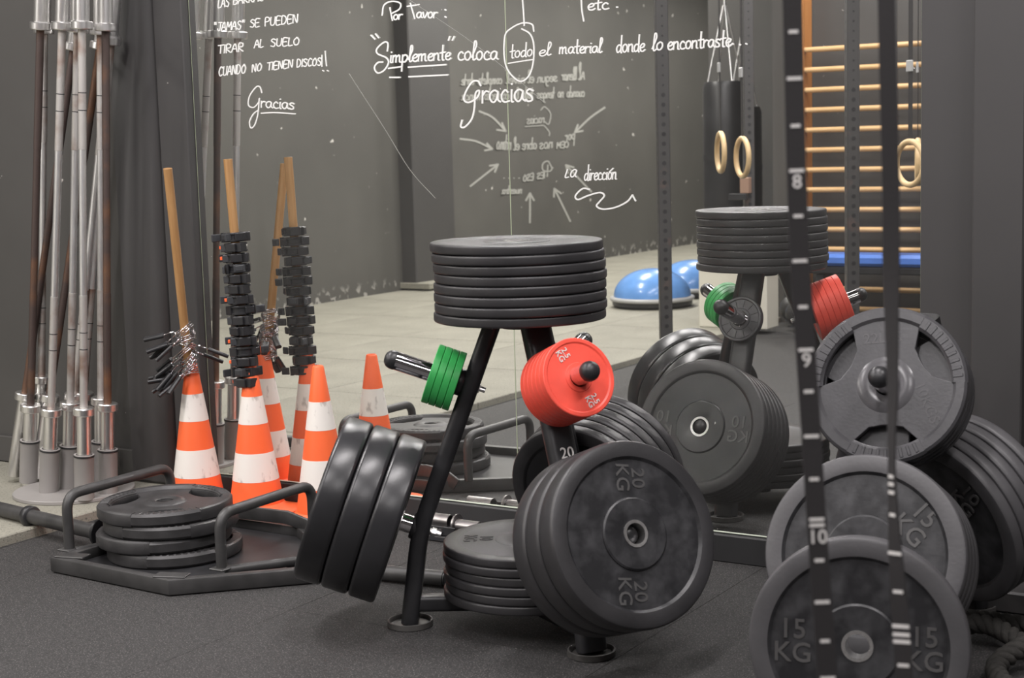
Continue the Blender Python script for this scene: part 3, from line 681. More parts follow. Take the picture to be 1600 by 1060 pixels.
# right rack: four 15 kg, three grip plates, five 10 kg
for i in range(4):
    w_ = ['innermost', 'second', 'third', 'outermost'][i]
    mk = [('15\nKG', 35, .135, -42, .058, .0160, 'plate_mark'), ('15\nKG', 215, .135, -42, .058, .0160, 'plate_mark')] if i == 3 else ()
    put('b15', pegT(R2, TH2, 0, 1, .050+.0225+i*.0485), f'grey rimmed 15 kg bumper plate, {w_} on the low peg of the right rack', 'grey rimmed plates on the right rack', mk)
for i in range(4):
    w_ = ['innermost', 'second', 'third', 'outermost'][i]
    mk = [('22LBS', 94, .112, 2, .036, .0078, 'rubber_grey'), ('10KGS', 334, .104, -68, .036, .0078, 'rubber_grey')] if i == 3 else ()
    put('grip', pegT(R2, TH2, 0, 0, .020+i*.0305, roll=(60, 20, 52, 4)[i]), f'grey three grip 10 kg plate, {w_} on the upper peg of the right rack', 'three grip plates on the right rack', mk)
C0 = Vector(CAM + ray(1472, 818)*3.87); _az = math.radians(62); _n = Vector((math.cos(_az)*math.cos(A20), math.sin(_az)*math.cos(A20), math.sin(A20)))
def side_T(s):
    n = -_n; X = Vector((0, 0, 1)).cross(n).normalized(); Y = n.cross(X); P = C0 + _n*s
    return Matrix(((X.x, Y.x, n.x, P.x), (X.y, Y.y, n.y, P.y), (X.z, Y.z, n.z, P.z), (0, 0, 0, 1)))
o = MB().cyl(C0-_n*.03, C0+_n*.26, .0245, 32, bev=.003).obj('peg', 'chrome', r2); o.matrix_parent_inverse = (Tr(*R2) @ Matrix.Rotation(TH2, 4, 'Z')).inverted()
o = MB().sweep([Vector((R2.x, R2.y, .10)), C0-_n*.025], rrect(.042, .042, .01)).obj('peg_arm', 'black_metal', r2); o.matrix_parent_inverse = (Tr(*R2) @ Matrix.Rotation(TH2, 4, 'Z')).inverted()
for i in range(5):
    w_ = ['innermost', 'second', 'third', 'fourth', 'outermost'][i]
    mk = [('10\nKG', 40, .130, -50, .055, .0145, 'plate_mark')] if i == 0 else ()
    put('b10r', side_T(.02+i*.0338), f'dark 10 kg plate, {w_} on the peg of the right rack nearest the wall', 'dark plates beside the right wall', mk)
# one 15 kg plate leaning in front
az = math.radians(284); tl = math.radians(6); n = Vector((math.cos(az)*math.cos(tl), math.sin(az)*math.cos(tl), math.sin(tl)))
X = Vector((0, 0, 1)).cross(n).normalized(); Y = n.cross(X); P = Vector((-1.071, -1.227, .2255))
put('b15', Matrix(((X.x, Y.x, n.x, P.x), (X.y, Y.y, n.y, P.y), (X.z, Y.z, n.z, P.z), (0, 0, 0, 1))), 'grey rimmed 15 kg plate standing on the floor in front of the right rack', 'grey rimmed plates on the right rack',
    [('15\nKG', 180, .133, 0, .058, .0160, 'plate_mark'), ('15\nKG', 0, .133, 0, .058, .0160, 'plate_mark')])

# ------------------------------------------------------------------ push sled with four grip plates
sled = thing('push_sled', 'black steel push sled with two low hoop handles on the black floor', 'weight sled', (-3.4, -.7, 0))
def sl_obj(mb, name, mk='sled_metal', **kw):
    o = mb.obj(name, mk, sled, **kw); o.matrix_parent_inverse = Matrix.Translation((3.4, .7, 0)); return o
out = [(-3.70, -1.02), (-3.20, -1.045), (-2.905, -.755), (-2.905, -.64), (-3.26, -.385), (-3.70, -.37)]
sl_obj(MB().sweep([(x, y, .026) for x, y in out], rrect(.046, .032, .004, 2), up=(0, 0, 1), closed=True), 'frame', angle=25)
dk = MB(); ctr = (-3.33, -.70); vs = [(x+(ctr[0]-x)*.06, y+(ctr[1]-y)*.06, .018) for x, y in out]; vs += [(x, y, .012) for x, y, _ in vs]
dk.add(vs, [tuple(range(6)), tuple(range(11, 5, -1))]+[(i, (i+1) % 6, 6+(i+1) % 6, 6+i) for i in range(6)]); sl_obj(dk, 'deck', 'black_metal')
for (x, y0, y1, zt) in ((-3.745, -.93, -.47, .222), (-3.148, -.885, -.45, .212)):
    mb = MB().tube(fillet([(x, y0, .045), (x, y0, zt-.002), (x-.005, y1, zt), (x-.005, y1, .045)], .055, 8), .0165, 18); sl_obj(mb, 'hoop_handle', angle=60)
    sl_obj(MB().bbox((x, y0, .047), (.055, .055, .006), .002), 'weld_plate')
sl_obj(MB().tube([(-3.14, -.88, .040), (-2.96, -.62, .040)], .015, 14), 'brace_tube', angle=60)
sl_obj(MB().tube([(-3.72, -.93, .040), (-3.60, -.50, .040)], .015, 14), 'brace_tube', angle=60)
for (p, s_) in (((-3.66, -.995, .051), 15), ((-3.22, -1.02, .051), 20)):
    g_ = MB().bbox((0, 0, 0), (.10, .05, .005), .002, Tr(*p) @ Rz(s_)); sl_obj(g_, 'gusset_plate')
# flat arm with a rounded, drilled end at the back
mb = MB(); A_ = Vector((-3.56, -.40, .075)); B_ = Vector((-3.18, -.40, .07)); mb.sweep([A_, (-3.30, -.40, .078), (-3.22, -.405, .062), (-3.18, -.41, .035)], rrect(.045, .012, .003, 2), up=(0, 0, 1)); sl_obj(mb, 'flat_arm', angle=50)
mb = MB().cyl((-3.75, -.80, .07), (-3.738, -.80, .07), .045, 24, bev=.002); mb.bbox((-3.74, -.755, .045), (.012, .10, .05), .003); sl_obj(mb, 'pole_bracket', 'black_metal')
sl_obj(MB().cyl((-3.512, -.734, .018), (-3.512, -.734, .15), .022, 24), 'centre_post', 'black_metal')
zz = .0185; offs = [(.026, .004, 50), (-.006, -.008, 62), (.014, .006, 30), (-.004, 0, 45)]
for i in range(4):
    w_ = ['lowest', 'second lowest', 'second from the top', 'topmost'][i]
    put('grip_big', Tr(-3.512+offs[i][0], -.734+offs[i][1], zz+.0215) @ Matrix.Rotation(.012*(i == 3), 4, 'X') @ Rz(offs[i][2]), f'large black three grip plate, {w_} of the pile on the sled', 'large grip plates piled on the sled'); zz += .0432
# black loading bar lying on the slabs, behind the sled's left end
bb = thing('black_bar', 'black steel pole lying on the pale slab at the left edge', 'pole', (-4.2, -.715, .06))
def bb_obj(mb, name, mk): o = mb.obj(name, mk, bb, angle=50); o.matrix_parent_inverse = Matrix.Translation((4.2, .715, -.06)); return o
dv = Vector((-3.79+4.166, -.778+.719, 0)).normalized(); c0 = Vector((-4.166, -.719, .062))
bb_obj(MB().cyl(c0-dv*.9, c0+dv*.40, .0245, 28), 'tube', 'sled_metal')
bb_obj(MB().cyl(c0-dv*.014, c0+dv*.014, .036, 32, bev=.003), 'collar', 'black_metal')

# ------------------------------------------------------------------ barbell holder and bars
hold = thing('barbell_holder', 'grey steel barbell holder with upright sockets on a round base', 'barbell stand', (-4.42, -.29, .033))
def h_obj(mb, name, mk='grey_paint', **kw): o = mb.obj(name, mk, hold, **kw); o.matrix_parent_inverse = Matrix.Translation((4.42, .29, -.033)); return o
h_obj(MB().lathe([(0, .033), (.218, .033), (.22, .035), (.22, .045), (.218, .047), (0, .047)], 72, T=Tr(-4.42, -.29, 0)), 'base_plate', angle=40)
def lerp_z(b, t, zq):   # b,t = (x,y,z)
    k = (zq-b[2])/(t[2]-b[2]); return Vector((b[0]+(t[0]-b[0])*k, b[1]+(t[1]-b[1])*k, zq))
def barbell(P0, P1, kn, label, group, rusty=False):
    """P0 lower collar point, P1 upper collar point"""
    P0, P1 = Vector(P0), Vector(P1); n = (P1-P0).normalized(); Ls = (P1-P0).length
    t = thing('barbell', label, 'barbell', P0-n*.33, group)
    inv = Matrix.Translation(-(P0-n*.33))
    def ob(mb, name, mk): o = mb.obj(name, mk, t, angle=40); o.matrix_parent_inverse = inv; return o
    for (c, dr) in ((P0, -1), (P1, 1)):
        s_ = ob(MB().cyl(c, c+n*dr*(.33 if dr < 0 else .415), .0250, 36, bev=.002), 'sleeve', 'steel')
        ob(MB().cyl(c-n*.002*dr, c-n*dr*-.026, .0375, 40, bev=.003), 'collar', 'steel').parent = s_
        bpy.context.view_layer.update()
    km, sm = ('rust', 'rust') if rusty else (kn, 'shaft')
    a, b_ = .40*Ls/1.31, .905*Ls/1.31
    ob(MB().cyl(P0+n*a, P0+n*b_, .0132, 20), 'shaft', sm)
    for (q0, q1) in ((0, a), (b_, Ls)):
        kp = ob(MB().cyl(P0+n*q0, P0+n*q1, .0142, 20), 'knurled_grip', km)
        mid = q0+.6*(q1-q0) if q0 == 0 else q1-.6*(q1-q0)
        for e in (-.03, .03): g_ = MB(); g_.cyl(P0+n*(mid+e-.0015), P0+n*(mid+e+.0015), .0145, 20); ob(g_, 'grip_mark', 'black_metal' if not rusty else 'rust')
    return t
BARS = [ # lower collar px, upper collar px, y, rusty, words
 ((48, 633), (63, 46), -.28, 1, 'dark rusty barbell, front left in the grey holder'),
 ((80, 639), (97, 46), -.37, 0, 'steel barbell with rust, front second from left in the holder'),
 ((131, 638), (128, 45), -.395, 0, 'steel barbell with a rusty lower grip, front centre of the holder'),
 ((168, 631), (165, 48), -.285, 1, 'dark rusty barbell, rightmost at the front of the holder'),
 ((110, 629), (121, 50), -.29, 0, 'steel barbell in the holder, behind the front centre one'),
 ((65, 588), (69, 52), -.19, 0, 'steel barbell standing higher at the back left of the holder'),
 ((158, 622), (157, 54), -.18, 0, 'steel barbell at the back right of the holder near the column')]
for (b_, t_, y, ru, lb) in BARS:
    P0 = Vector(on_y(*b_, y)); zt = P0.z+1.33
    d = Vector(on_y(*t_, y)); P1 = d
    sock = lerp_z(P0, P1, .047); st = lerp_z(P0, P1, .205)
    barbell(P0, P1, 'knurl', lb, 'barbells in the holder', bool(ru))
    d2 = (st-sock).normalized(); 
    so = MB().lathe([(.0285, .003), (.035, 0), (.035, (st-sock).length-.003), (.0362, (st-sock).length), (.0362, (st-sock).length+.005), (.0285, (st-sock).length+.005)], 32, T=Matrix.Translation(sock) @ d2.to_track_quat('Z', 'Y').to_matrix().to_4x4(), closed=True)
    so = h_obj(so, 'socket', angle=40)
    MB().lathe([(.0268, -.002), (.0268, .004), (.0372, .004), (.0372, -.002)], 32, T=Matrix.Translation(st-d2*.001) @ d2.to_track_quat('Z', 'Y').to_matrix().to_4x4(), closed=True).obj('socket_rim', 'black_metal', so)
LEAN = [((165, 100), -.10, (58, 752), -.25, 'dark barbell leaning on the wall behind the holder, nearest its left side', 1),
        ((116, 215), -.10, (20, 752), -.27, 'barbell leaning on the wall, its foot left of the holder', 1),
        ((178, 90), -.10, (104, 742), -.20, 'dark barbell leaning on the wall behind the holder, nearest its middle', 0),
        ((163, 330), -.10, (122, 735), -.16, 'barbell leaning on the wall behind the holder, nearest the column', 0)]
for (a, ya, b_, yb, lb, ru) in LEAN:
    Pa = Vector(on_y(*a, ya)); Pb = Vector(on_y(*b_, yb)); n = (Pa-Pb).normalized(); Pb = Pb + n*((.058-Pb.z)/n.z)
    if n.y > 0:
        s_top = (-.10-Pb.y)/n.y
        if s_top < 2.2:
            n = Vector((n.x, (-.10-Pb.y)/2.15, n.z)).normalized()
    barbell(Pb+n*.33, Pb+n*(.33+1.31), 'knurl', lb, 'barbells leaning behind the holder', bool(ru))

# ------------------------------------------------------------------ cones, dowels and collars
def cone(x, y, label, zb=0.0):
    t = thing('traffic_cone', label, 'traffic cone', (x, y, zb), 'orange and white cones')
    H = .545; r = lambda z: .0185+(H-z)*.163*.93
    zs = [(.04, .129, 'orange', 'cone_section'), (.129, .227, 'reflective', 'reflective_band'), (.227, .328, 'orange', 'cone_section'), (.328, .424, 'reflective', 'reflective_band'), (.424, H-.004, 'orange', 'cone_section')]
    for (a, b_, mk, nm) in zs:
        e = .0006 if mk == 'reflective' else 0
        pr = [(r(a)-.003, a), (r(a)+e, a), (r((a+b_)/2)+e, (a+b_)/2), (r(b_)+e, b_), (r(b_)-.003, b_)]
        if b_ > .5: pr = [(r(a)-.003, a), (r(a), a), (r(b_)+.0005, b_-.002), (r(b_)-.002, b_+.003), (r(b_)-.004, b_+.004), (r(b_)-.006, b_), (r(b_)-.006, b_-.05)]
        MB().lathe(pr, 56).obj(nm, mk, t, angle=40)
    bs = MB(); n = 64; ring = []
    def sq(s_, p=5.0): return [(s_*(abs(math.cos(a))**(2/p))*math.copysign(1, math.cos(a)), s_*(abs(math.sin(a))**(2/p))*math.copysign(1, math.sin(a))) for a in [2*PI*k/n for k in range(n)]]
    lay = [(sq(.134), 0), (sq(.140), .004), (sq(.140), .016), (sq(.134), .021), (sq(.118, 3.5), .024), ([(r(.03)*1.12*math.cos(2*PI*k/n), r(.03)*1.12*math.sin(2*PI*k/n)) for k in range(n)], .03), ([(r(.045)*math.cos(2*PI*k/n), r(.045)*math.sin(2*PI*k/n)) for k in range(n)], .046)]
    vs = [(x_, y_, z_) for pts, z_ in lay for x_, y_ in pts]
    fs = [(i*n+k, i*n+(k+1) % n, (i+1)*n+(k+1) % n, (i+1)*n+k) for i in range(len(lay)-1) for k in range(n)]
    bs.add(vs, fs); bs.obj('base', 'orange', t, angle=50)
    return t
cone(-3.89, -.195, 'orange and white cone nearest the column, holding a dowel with chrome clips')
cone(-3.648, -.155, 'middle orange and white cone holding a dowel of black collars')
cone(-3.350, -.150, 'bare orange and white cone beside the middle one, worn bands')
def dowel(P0, P1, r, label):
    P0, P1 = Vector(P0), Vector(P1); t = MB().cyl((0, 0, 0), (0, 0, (P1-P0).length), r, 24, bev=.001).obj('wooden_dowel', 'wood')
    t.matrix_world = Matrix.Translation(P0) @ (P1-P0).to_track_quat('Z', 'Y').to_matrix().to_4x4()
    tag(t, label, 'wooden stick', 'wooden dowels in the cones'); return P0, (P1-P0).normalized()
def sfrom(px, y0, P): return
A1, n1_ = dowel((-3.893, -.197, .42), (-3.842, -.307, 1.222), .0155, 'wooden dowel leaning in the cone nearest the column')
A2, n2_ = dowel((-3.660, -.154, .40), (-3.700, -.160, 1.247), .0155, 'wooden dowel in the middle cone, ringed by black collars')
A1n = Vector((-3.897, -.199, .48))
# black locking collars
def lock_collar():
    t = thing('barbell_collar', '', 'barbell clip')
    mb = MB().lathe([(.029, -.016), (.0385, -.016), (.040, -.014), (.040, -.009), (.036, -.008), (.036, .008), (.040, .009), (.040, .014), (.0385, .016), (.029, .016)], 24, closed=True)
    mb.obj('ring', 'black_plastic', t, angle=30)
    MB().bbox((.034, .008, 0), (.022, .040, .026), .002).bbox((.041, .008, .001), (.012, .028, .018), .0015).obj('jaw', 'grey_plastic', t)
    MB().bbox((-.030, .016, 0), (.028, .036, .031), .002).bbox((-.005, .036, .0), (.040, .016, .028), .002).obj('jaw', 'black_plastic', t)
    l = MB().cyl((.030, -.034, -.017), (.030, -.034, .017), .0075, 12).bbox((.012, -.036, 0), (.034, .018, .024), .002)
    l.obj('hinge', 'black_plastic', t, angle=30)
    l = MB().bbox((.052, -.044, 0), (.034, .007, .026), .002)
    for q in (-.008, -.004, 0, .004, .008): l.bbox((.056, -.048, q), (.022, .003, .0018), .0005)
    l.obj('lever', 'grey_plastic', t)
    MB().bbox((.050, .010, .002), (.010, .020, .011), .001).obj('slider_tab', 'orange', t, label='orange sliding tab')
    return t
lc = lock_collar(); N15 = 15
for i in range(N15):
    o = lc if i == 0 else dup(lc)
    zq = .472 + i*.0362
    P = A2 + n2_*((zq-A2.z)/n2_.z)
    q = n2_.to_track_quat('Z', 'Y').to_matrix().to_4x4()
    ang = (-100, -20, -75, 165, -60, -110, -85, 150, -55, -95, -80, 30, -65, -90, -35)[i]
    o.matrix_world = Matrix.Translation(P) @ q @ Rz(ang) @ Matrix.Scale(1, 4)
    for ch in o.children:
        if ch.name.startswith('slider_tab') and i not in (0, 2, 4, 8, 12, 13): bpy.data.objects.remove(ch)
    tag(o, f'black plastic locking collar on the dowel, {ORD[N15-1-i]} from the top' if i else 'black plastic locking collar, lowest on the dowel, over the cone tip', 'barbell clip', 'black collars on the dowel')
# chrome spring clips with black handles
def spring_clip():
    t = thing('spring_clip', '', 'barbell clip')
    pts = [(.0275*math.cos(a), .0275*math.sin(a), -.009+.018*k/90) for k in range(91) for a in [2*PI*3.1*k/90]]
    pts = [(.028*math.cos(a), .028*math.sin(a), 0) for a in ()] + pts
    mb = MB().tube([(.062, .012, -.009), (.034, .020, -.009)]+pts[4:-4]+[(.034, -.020, .009), (.066, -.016, .009)], .0019, 7)
    mb.obj('coil', 'chrome', t, angle=60)
    for (p0, p1, z_) in (((.058, .012), (.118, .020), -.009), ((.062, -.016), (.122, -.026), .009)):
        d = Vector((p1[0]-p0[0], p1[1]-p0[1], 0)); a = math.degrees(math.atan2(d.y, d.x))
        MB().sweep([Vector((p0[0], p0[1], z_)), Vector((p1[0], p1[1], z_))], rrect(.011, .020, .005, 3), up=(0, 0, 1)).obj('handle', 'black_plastic', t, angle=50)
    return t
sc = spring_clip(); q1 = n1_.to_track_quat('Z', 'Y').to_matrix().to_4x4()
clips = [(.500, 190, 25, 8), (.516, 215, 18, 30), (.532, 175, -20, 34), (.549, 230, 12, 40), (.566, 200, -14, 42), (.583, 182, 10, 36), (.602, 20, -16, 28), (.620, 172, 14, 24), (.640, 190, -12, 14), (.655, 205, 16, 38)]
for i, (zq, ang, tx, dn) in enumerate(clips):
    o = sc if i == 0 else dup(sc)
    P = A1 + n1_*((zq-A1.z)/n1_.z)
    # handles point along +x of the clip, tilted downwards by dn degrees
    o.matrix_world = Matrix.Translation(P) @ q1 @ Rz(ang) @ Matrix.Rotation(math.radians(dn), 4, 'Y') @ Matrix.Rotation(math.radians(tx), 4, 'X') @ Matrix.Scale(1.22, 4)
    nm = ['lowest', 'second lowest', 'third lowest', 'fourth lowest', 'fifth lowest', 'fifth from the top', 'fourth from the top', 'third from the top', 'second from the top', 'topmost'][i]
    tag(o, f'chrome spring clip with black handles, {nm} of those on the dowel', 'barbell clip', 'spring clips on the dowel')

# ------------------------------------------------------------------ small steel bar holder and pipe near the mirror foot
lm = thing('landmine_holder', 'small steel swivel bar holder on the floor at the mirror foot', 'bar holder', (-2.80, -.15, .03))
def lm_obj(mb, name, mk='dull_steel'): o = mb.obj(name, mk, lm, angle=40); o.matrix_parent_inverse = Matrix.Translation((2.80, .15, -.03)); return o
lm_obj(MB().lathe([(.020, 0), (.0235, 0), (.0235, .10), (.020, .10)], 28, T=Tr(-2.94, -.13, .052) @ Matrix.Rotation(PI/2, 4, 'Y') @ Rz(0), closed=True), 'sleeve')
lm_obj(MB().lathe([(.018, 0), (.0215, 0), (.0215, .085), (.018, .085)], 28, T=Tr(-2.795, -.155, .050) @ Matrix.Rotation(PI/2, 4, 'Y'), closed=True), 'sleeve')
lm_obj(MB().lathe([(.020, -.003), (.034, -.003), (.034, .003), (.020, .003)], 28, T=Tr(-2.80, -.152, .052) @ Matrix.Rotation(PI/2, 4, 'Y'), closed=True), 'flange')
lm_obj(MB().bbox((-2.86, -.165, .022), (.15, .05, .006), .002).bbox((-2.86, -.188, .035), (.15, .006, .03), .002).bbox((-2.83, -.12, .04), (.09, .005, .035), .002), 'bracket', 'black_metal')
lm_obj(MB().cyl((-2.84, -.20, .034), (-2.84, -.186, .034), .009, 6), 'bolt')
lm_obj(MB().bbox((-2.84, -.15, .010), (.20, .10, .018), .003), 'foot', 'black_metal')
pi_ = thing('steel_tube', 'dark steel tube lying on the floor behind the rack leg', 'tube', (-2.7, -.64, .025))
o = MB().cyl((-.35, -.05, .0), (.17, .02, .0), .0235, 28).obj('tube', 'sled_metal', pi_, angle=40)
MB().cyl((.17, .02, 0), (.178, .021, 0), .0225, 28, bev=.002).obj('end_cap', 'black_plastic', pi_)

# ------------------------------------------------------------------ measuring straps in front
def interp(pts, y):
    for (a, b_), (c, d) in zip(pts, pts[1:]):
        if y <= c: return b_+(d-b_)*(y-a)/(c-a)
    (a, b_), (c, d) = pts[-2:]; return b_+(d-b_)*(y-a)/(c-a)
def strap(xs, depth, hw, label, ticks, twist=None):
    """webbing strap hanging from the ceiling; xs: where it passes"""
    t = thing('marked_strap', label, 'strap', (0, 0, 0), 'marked straps in front')
    def at(px, py, dd=0): d = ray(px, py); return Vector(CAM + d*((depth+dd)/float(d @ _f)))
    n = 60; vs = []; F = Vector(_f)
    ys = [-1200+i*(2460/n) for i in range(n+1)]
    def line(y): return interp(xs, y)
    frames = []
    for y in ys:
        P = at(line(y), y); a, wdt = (twist(y) if twist else (0, 1))
        frames.append((P, a))
    up = (frames[0][0]-frames[-1][0]).normalized()
    for (P, a) in frames:
        side = (Vector(RX) - up*Vector(RX).dot(up)).normalized(); nrm = side.cross(up).normalized()
        dirv = side*math.cos(a)+nrm*math.sin(a); th_ = dirv.cross(up).normalized()*.0011
        vs += [P-dirv*hw+th_, P+dirv*hw+th_, P+dirv*hw-th_, P-dirv*hw-th_]
    fs = [(i*4+j, i*4+(j+1) % 4, (i+1)*4+(j+1) % 4, (i+1)*4+j) for i in range(n) for j in range(4)] + [(0, 1, 2, 3), (n*4+3, n*4+2, n*4+1, n*4)]
    mb = MB(); mb.add([tuple(v_) for v_ in vs], fs); mb.obj('webbing', 'strap', t)
    for (y, wd, txt, hh) in ticks:
        P = at(line(y), y); a, _ = (twist(y) if twist else (0, 1))
        side = (Vector(RX) - up*Vector(RX).dot(up)).normalized(); nrm = side.cross(up).normalized()
        dirv = side*math.cos(a)+nrm*math.sin(a); th_ = dirv.cross(up).normalized()
        if th_.dot(F) > 0: th_ = -th_
        X_ = dirv if dirv.cross(up).dot(th_) > 0 else -dirv
        P2 = P + th_*.0016
        T = Matrix(((X_.x, up.x, th_.x, P2.x), (X_.y, up.y, th_.y, P2.y), (X_.z, up.z, th_.z, P2.z), (0, 0, 0, 1)))
        if txt: letter(t, txt, .024, T @ Matrix.Scale(1, 4), 'white_print', .0002)
        else: MB().box((0, 0, 0), (wd, hh, .0006), T).obj('tick_mark', 'white_print', t)
    return t
tk = []
for (y, k) in ((-16, 1), (50, 0), (123, 1), (197, 0), (267, 1), (338, 0), (408, 1), (480, 0), (547, 1), (612, 0), (682, 1), (749, 0), (812, 1), (821, 1), (876, 0), (941, 1), (1002, 0), (1060, 1)):
    tk.append((y, .0180 if k else .0115, None, .0040))
tk += [(285, 0, '8', 0), (564, 0, '9', 0), (840, 0, '10', 0)]
strap([(-400, 1230), (0, 1238), (250, 1244), (400, 1249), (640, 1265), (850, 1278), (1060, 1293), (1300, 1308)], 1.9, .0120, 'black marked strap numbered 8 to 10, hanging at the right foreground', tk)
_tw = [(-1300, .3), (-400, .25), (0, .30), (300, .10), (400, .5), (480, .87), (600, 1.17), (700, 1.43), (740, 1.43), (800, 1.25), (850, 1.05), (950, .54), (1060, .38), (1300, .2)]
def tw(y): return (interp(_tw, y), 1)
tk2 = [(745, .015, None, .004), (757, .015, None, .004), (770, .015, None, .004), (805, .012, None, .004), (865, .021, None, .004), (925, .013, None, .004), (979, .021, None, .0045), (992, .021, None, .0045), (1003, .021, None, .0045), (1040, .014, None, .004)]
strap([(-400, 1381), (0, 1385), (300, 1392), (480, 1393), (600, 1395), (700, 1393), (760, 1394), (850, 1398), (950, 1406), (1060, 1413), (1300, 1424)], 1.95, .0106, 'twisted black strap hanging in front of the right grip plates', tk2, tw)

# ------------------------------------------------------------------ battle rope at the right
def rope_run(path, r, label):
    t = thing('battle_rope', label, 'rope', (0, 0, 0), 'thick ropes at the right wall'); P = [Vector(p) for p in path]
    Q = [Vector(p) for p in crom([tuple(p) for p in P], 14)]
    for k in range(3):
        s_ = 0; pts = []
        for i, p in enumerate(Q):
            if i: s_ += (p-Q[i-1]).length
            tdir = (Q[min(i+1, len(Q)-1)]-Q[max(i-1, 0)]).normalized(); a = Vector((0, 0, 1)); a = (a-tdir*a.dot(tdir)).normalized(); b_ = tdir.cross(a)
            ph = 2*PI*k/3 + s_/(.085)*2*PI
            pts.append(p+(a*math.cos(ph)+b_*math.sin(ph))*r*.5)
        MB().tube(pts, r*.56, 9).obj('strand', 'rope', t, angle=70)
rope_run([(-1.25, -.33, .03), (-1.10, -.34, .03), (-.95, -.33, .03), (-.7, -.36, .03), (-.4, -.30, .03)], .024, 'thick dark rope on the floor nearest the wall')
rope_run([(-1.15, -.47, .03), (-1.02, -.45, .055), (-.90, -.52, .04), (-.75, -.62, .03), (-.5, -.66, .03)], .024, 'thick dark rope crossing the floor, second from the wall')
rope_run([(-.72, -.95, .03), (-.86, -.82, .03), (-.93, -.68, .035), (-.86, -.56, .07), (-.72, -.50, .08), (-.5, -.48, .07)], .024, 'thick dark rope curling in front of the other ropes')

# ------------------------------------------------------------------ things seen only in the mirror (they stand behind and beside the camera)
# wall bars on the partition
wbx0, wbx1, wy = -3.895, -2.75, -5.70
t = thing('wall_bars', 'wooden wall bars with round pale rungs, on the dark partition', 'climbing bars', (wbx0, wy, 0))
def wb_obj(mb, name, mk): o = mb.obj(name, mk, t, angle=40); o.matrix_parent_inverse = Matrix.Translation((-wbx0, -wy, 0)); return o
wb_obj(MB().bbox((wbx0, wy-.02, 1.12), (.035, .16, 2.24), .004), 'side_board', 'wood_board')
wb_obj(MB().bbox((wbx1, wy-.02, 1.12), (.035, .16, 2.24), .004), 'side_board', 'wood_board')
for i in range(14):
    zc = .125+i*.1312
    mb = MB(); T = Tr((wbx0+wbx1)/2, wy+.035, zc) @ Matrix.Rotation(PI/2, 4, 'Y')
    mb.lathe([(0, -.57), (.0175, -.57), (.0175, .57), (0, .57)], 16, T @ Matrix.Diagonal((1, 1.15, 1, 1))); wb_obj(mb, 'rung', 'wood_pale')
# blue mats on a low rest
b = MB().bbox((-3.1, -5.42, .475), (1.3, .24, .075), .02).obj('exercise_mat', 'blue'); tag(b, 'blue padded exercise mat lying across a low black bench', 'mat')
t = thing('low_bench', 'low black bench below the blue mat before the wall bars', 'bench', (-3.1, -5.42, 0))
MB().bbox((0, 0, .41), (1.25, .22, .045), .006).obj('seat', 'leather', t)
for x in (-.55, .55):
    MB().bbox((x, 0, .19), (.05, .18, .38), .004).obj('leg', 'black_metal', t)
# power rack: perforated uprights
pr_ = thing('power_rack', 'tall dark power rack with perforated square uprights', 'squat rack', (-3.3, -3.9, 0))
UP = [(-3.656, -3.11), (-2.838, -3.668), (-3.814-.18, -5.0), (-3.175, -5.3)]
for (x, y) in UP:
    ang = math.degrees(math.atan2(UP[1][1]-UP[0][1], UP[1][0]-UP[0][0]))
    T = Tr(x+3.3, y+3.9, 0) @ Rz(ang)
    up_ = MB(); s_ = .0325
    up_.bbox((0, 0, 1.35), (.065, .065, 2.7), .004, T); u = up_.obj('upright', 'rack_paint', pr_, angle=40)
    ho = MB()
    for i in range(46):
        zc = .30+i*.05
        for (a, b_) in ((0, 1), (0, -1), (1, 0), (-1, 0)):
            big = .0115 if zc < 1.55 else .006
            p = Vector((a*(s_+.0002), b_*(s_+.0002), zc)); nn = Vector((a, b_, 0))
            ho.lathe([(0, .0006), (big, .0006), (big, 0)], 10, T @ Matrix.Translation(p) @ nn.to_track_quat('Z', 'Y').to_matrix().to_4x4())
    ho.obj('bolt_holes', 'black_metal', u, kind='stuff')
for (i, j) in ((0, 1), (0, 2), (1, 3), (2, 3)):
    a = Vector((UP[i][0]+3.3, UP[i][1]+3.9, 2.66)); b_ = Vector((UP[j][0]+3.3, UP[j][1]+3.9, 2.66))
    MB().sweep([a, b_], rrect(.065, .065, .006, 2)).obj('crossbar', 'rack_paint', pr_, angle=40)
hk = MB().bbox((-3.99+3.3, -4.94+3.9, .97), (.06, .05, .10), .004); hk.obj('bar_catch', 'copper', pr_, label='worn reddish block on an upright')
hk = MB().bbox((-4.03+3.3, -4.92+3.9, .90), (.12, .05, .04), .004); hk.obj('bar_catch', 'black_metal', pr_)
# rings
def gym_ring(c, az, label, grp='wooden gymnastic rings'):
    t = thing('gymnastic_ring', label, 'gymnastic ring', c, grp)
    n = 40; pts = [(.104*math.cos(2*PI*k/n), 0, .104*math.sin(2*PI*k/n)) for k in range(n)]
    MB().tube(pts, .0145, 12, closed=True, up=(0, 1, 0)).obj('ring', 'ring_wood', t, angle=80)
    MB().bbox((0, 0, .85), (.030, .002, 1.50), .0005).bbox((.006, .003, .85), (.030, .002, 1.50), .0005).obj('strap', 'strap', t)
    MB().bbox((0, .005, .46), (.045, .012, .055), .003).obj('buckle', 'pale_grey', t)
    t.rotation_euler = (0, 0, az)
gym_ring((-3.602, -3.708, 1.194), .95, 'wooden gymnastic ring on a strap, left one of the pair before the bag')
gym_ring((-3.499, -3.768, 1.163), .82, 'wooden gymnastic ring on a strap, right one of the pair before the bag')
gym_ring((-2.368, -3.163, 1.127), .6, 'wooden gymnastic ring hanging near the wall bars, right one')
gym_ring((-2.42, -3.45, 1.13), 1.25, 'wooden gymnastic ring hanging near the wall bars, left one')
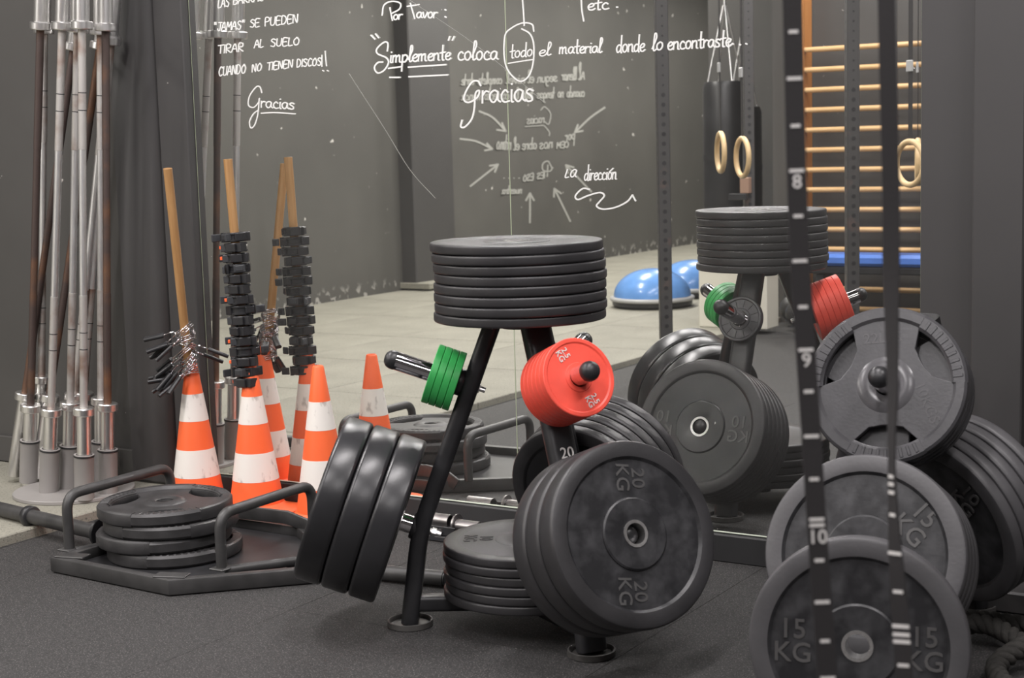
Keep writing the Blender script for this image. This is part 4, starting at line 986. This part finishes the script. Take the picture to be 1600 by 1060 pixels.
# punch bags
def bag(c, r, z0, z1, label):
    t = thing('punch_bag', label, 'punch bag', (c[0], c[1], 0), 'hanging black bags')
    MB().lathe([(0, z0), (r*.9, z0), (r, z0+.03), (r*1.02, (z0+z1)/2), (r, z1-.04), (r*.92, z1), (0, z1)], 40).obj('body', 'leather', t, angle=50)
    for zb in (z0+(z1-z0)*.25, z0+(z1-z0)*.6):
        MB().lathe([(r*1.0, zb), (r*1.035, zb), (r*1.035, zb+.04), (r*1.0, zb+.04)], 40, closed=True).obj('belt', 'black_plastic', t)
    for k in range(4):
        a = PI/4+k*PI/2; MB().tube([(r*.85*math.cos(a), r*.85*math.sin(a), z1-.02), (.01*math.cos(a), .01*math.sin(a), z1+.55)], .006, 8).obj('hanging_strap', 'steel', t)
    MB().tube([(0, 0, z1+.54), (0, 0, 3.3)], .009, 8).obj('chain', 'steel', t)
bag((-4.80, -6.45), .165, .25, 1.68, 'wide black hanging punch bag behind the two rings')
bag((-4.90, -7.0), .14, .3, 1.5, 'narrower black hanging bag, partly behind the wide one')
# dome balance trainers
def dome(x, y, label, z0=.033):
    t = thing('balance_dome', label, 'balance trainer', (x, y, z0), 'blue balance domes')
    MB().lathe([(0, 0), (.27, 0), (.30, .02), (.30, .05), (0, .05)], 56).obj('underside', 'black_plastic', t)
    MB().lathe([(.29, .045), (.312, .05), (.318, .062), (.312, .075), (.29, .08), (.27, .08)], 56).obj('rim', 'pale_grey', t, angle=60)
    MB().lathe([(.290*math.cos(a), .08+.205*math.sin(a)) for a in [PI/2*k/14 for k in range(14)]]+[(0, .285)], 56).obj('dome', 'blue_dome', t, angle=80)
dome(-5.30, -6.20, 'blue half dome balance trainer nearest the power rack')
dome(-5.36, -7.02, 'blue half dome balance trainer behind the nearer one, by the white box')
t = thing('white_box', 'pale cream box standing on the floor beside the power rack, right of the blue domes', 'box', (-4.17, -5.22, .033))
MB().bbox((0, 0, .20), (.48, .20, .40), .006).obj('body', 'cream', t)
MB().bbox((0, 0, .41), (.50, .22, .02), .004).obj('lid', 'cream', t)
# a kettlebell pair and a cable tangle on the grey floor
def kettle(x, y, z0, label):
    t = thing('kettlebell', label, 'kettlebell', (x, y, z0), 'kettlebells by the wall')
    MB().lathe([(0, 0), (.055, 0)]+[(.09*math.cos(a), .088+.09*math.sin(a)) for a in [-1.0+2.5*k/12 for k in range(13)]]+[(0, .179)], 32).obj('body', 'iron', t, angle=60)
    MB().tube(fillet([(-.045, 0, .15), (-.06, 0, .24), (.06, 0, .24), (.045, 0, .15)], .04, 6), .015, 12).obj('handle', 'iron', t, angle=60)
kettle(-3.95, -5.62, .033, 'black kettlebell on the pale slab beside the partition end')
kettle(-3.80, -5.35, .033, 'black kettlebell on the pale slab closer to the power rack')
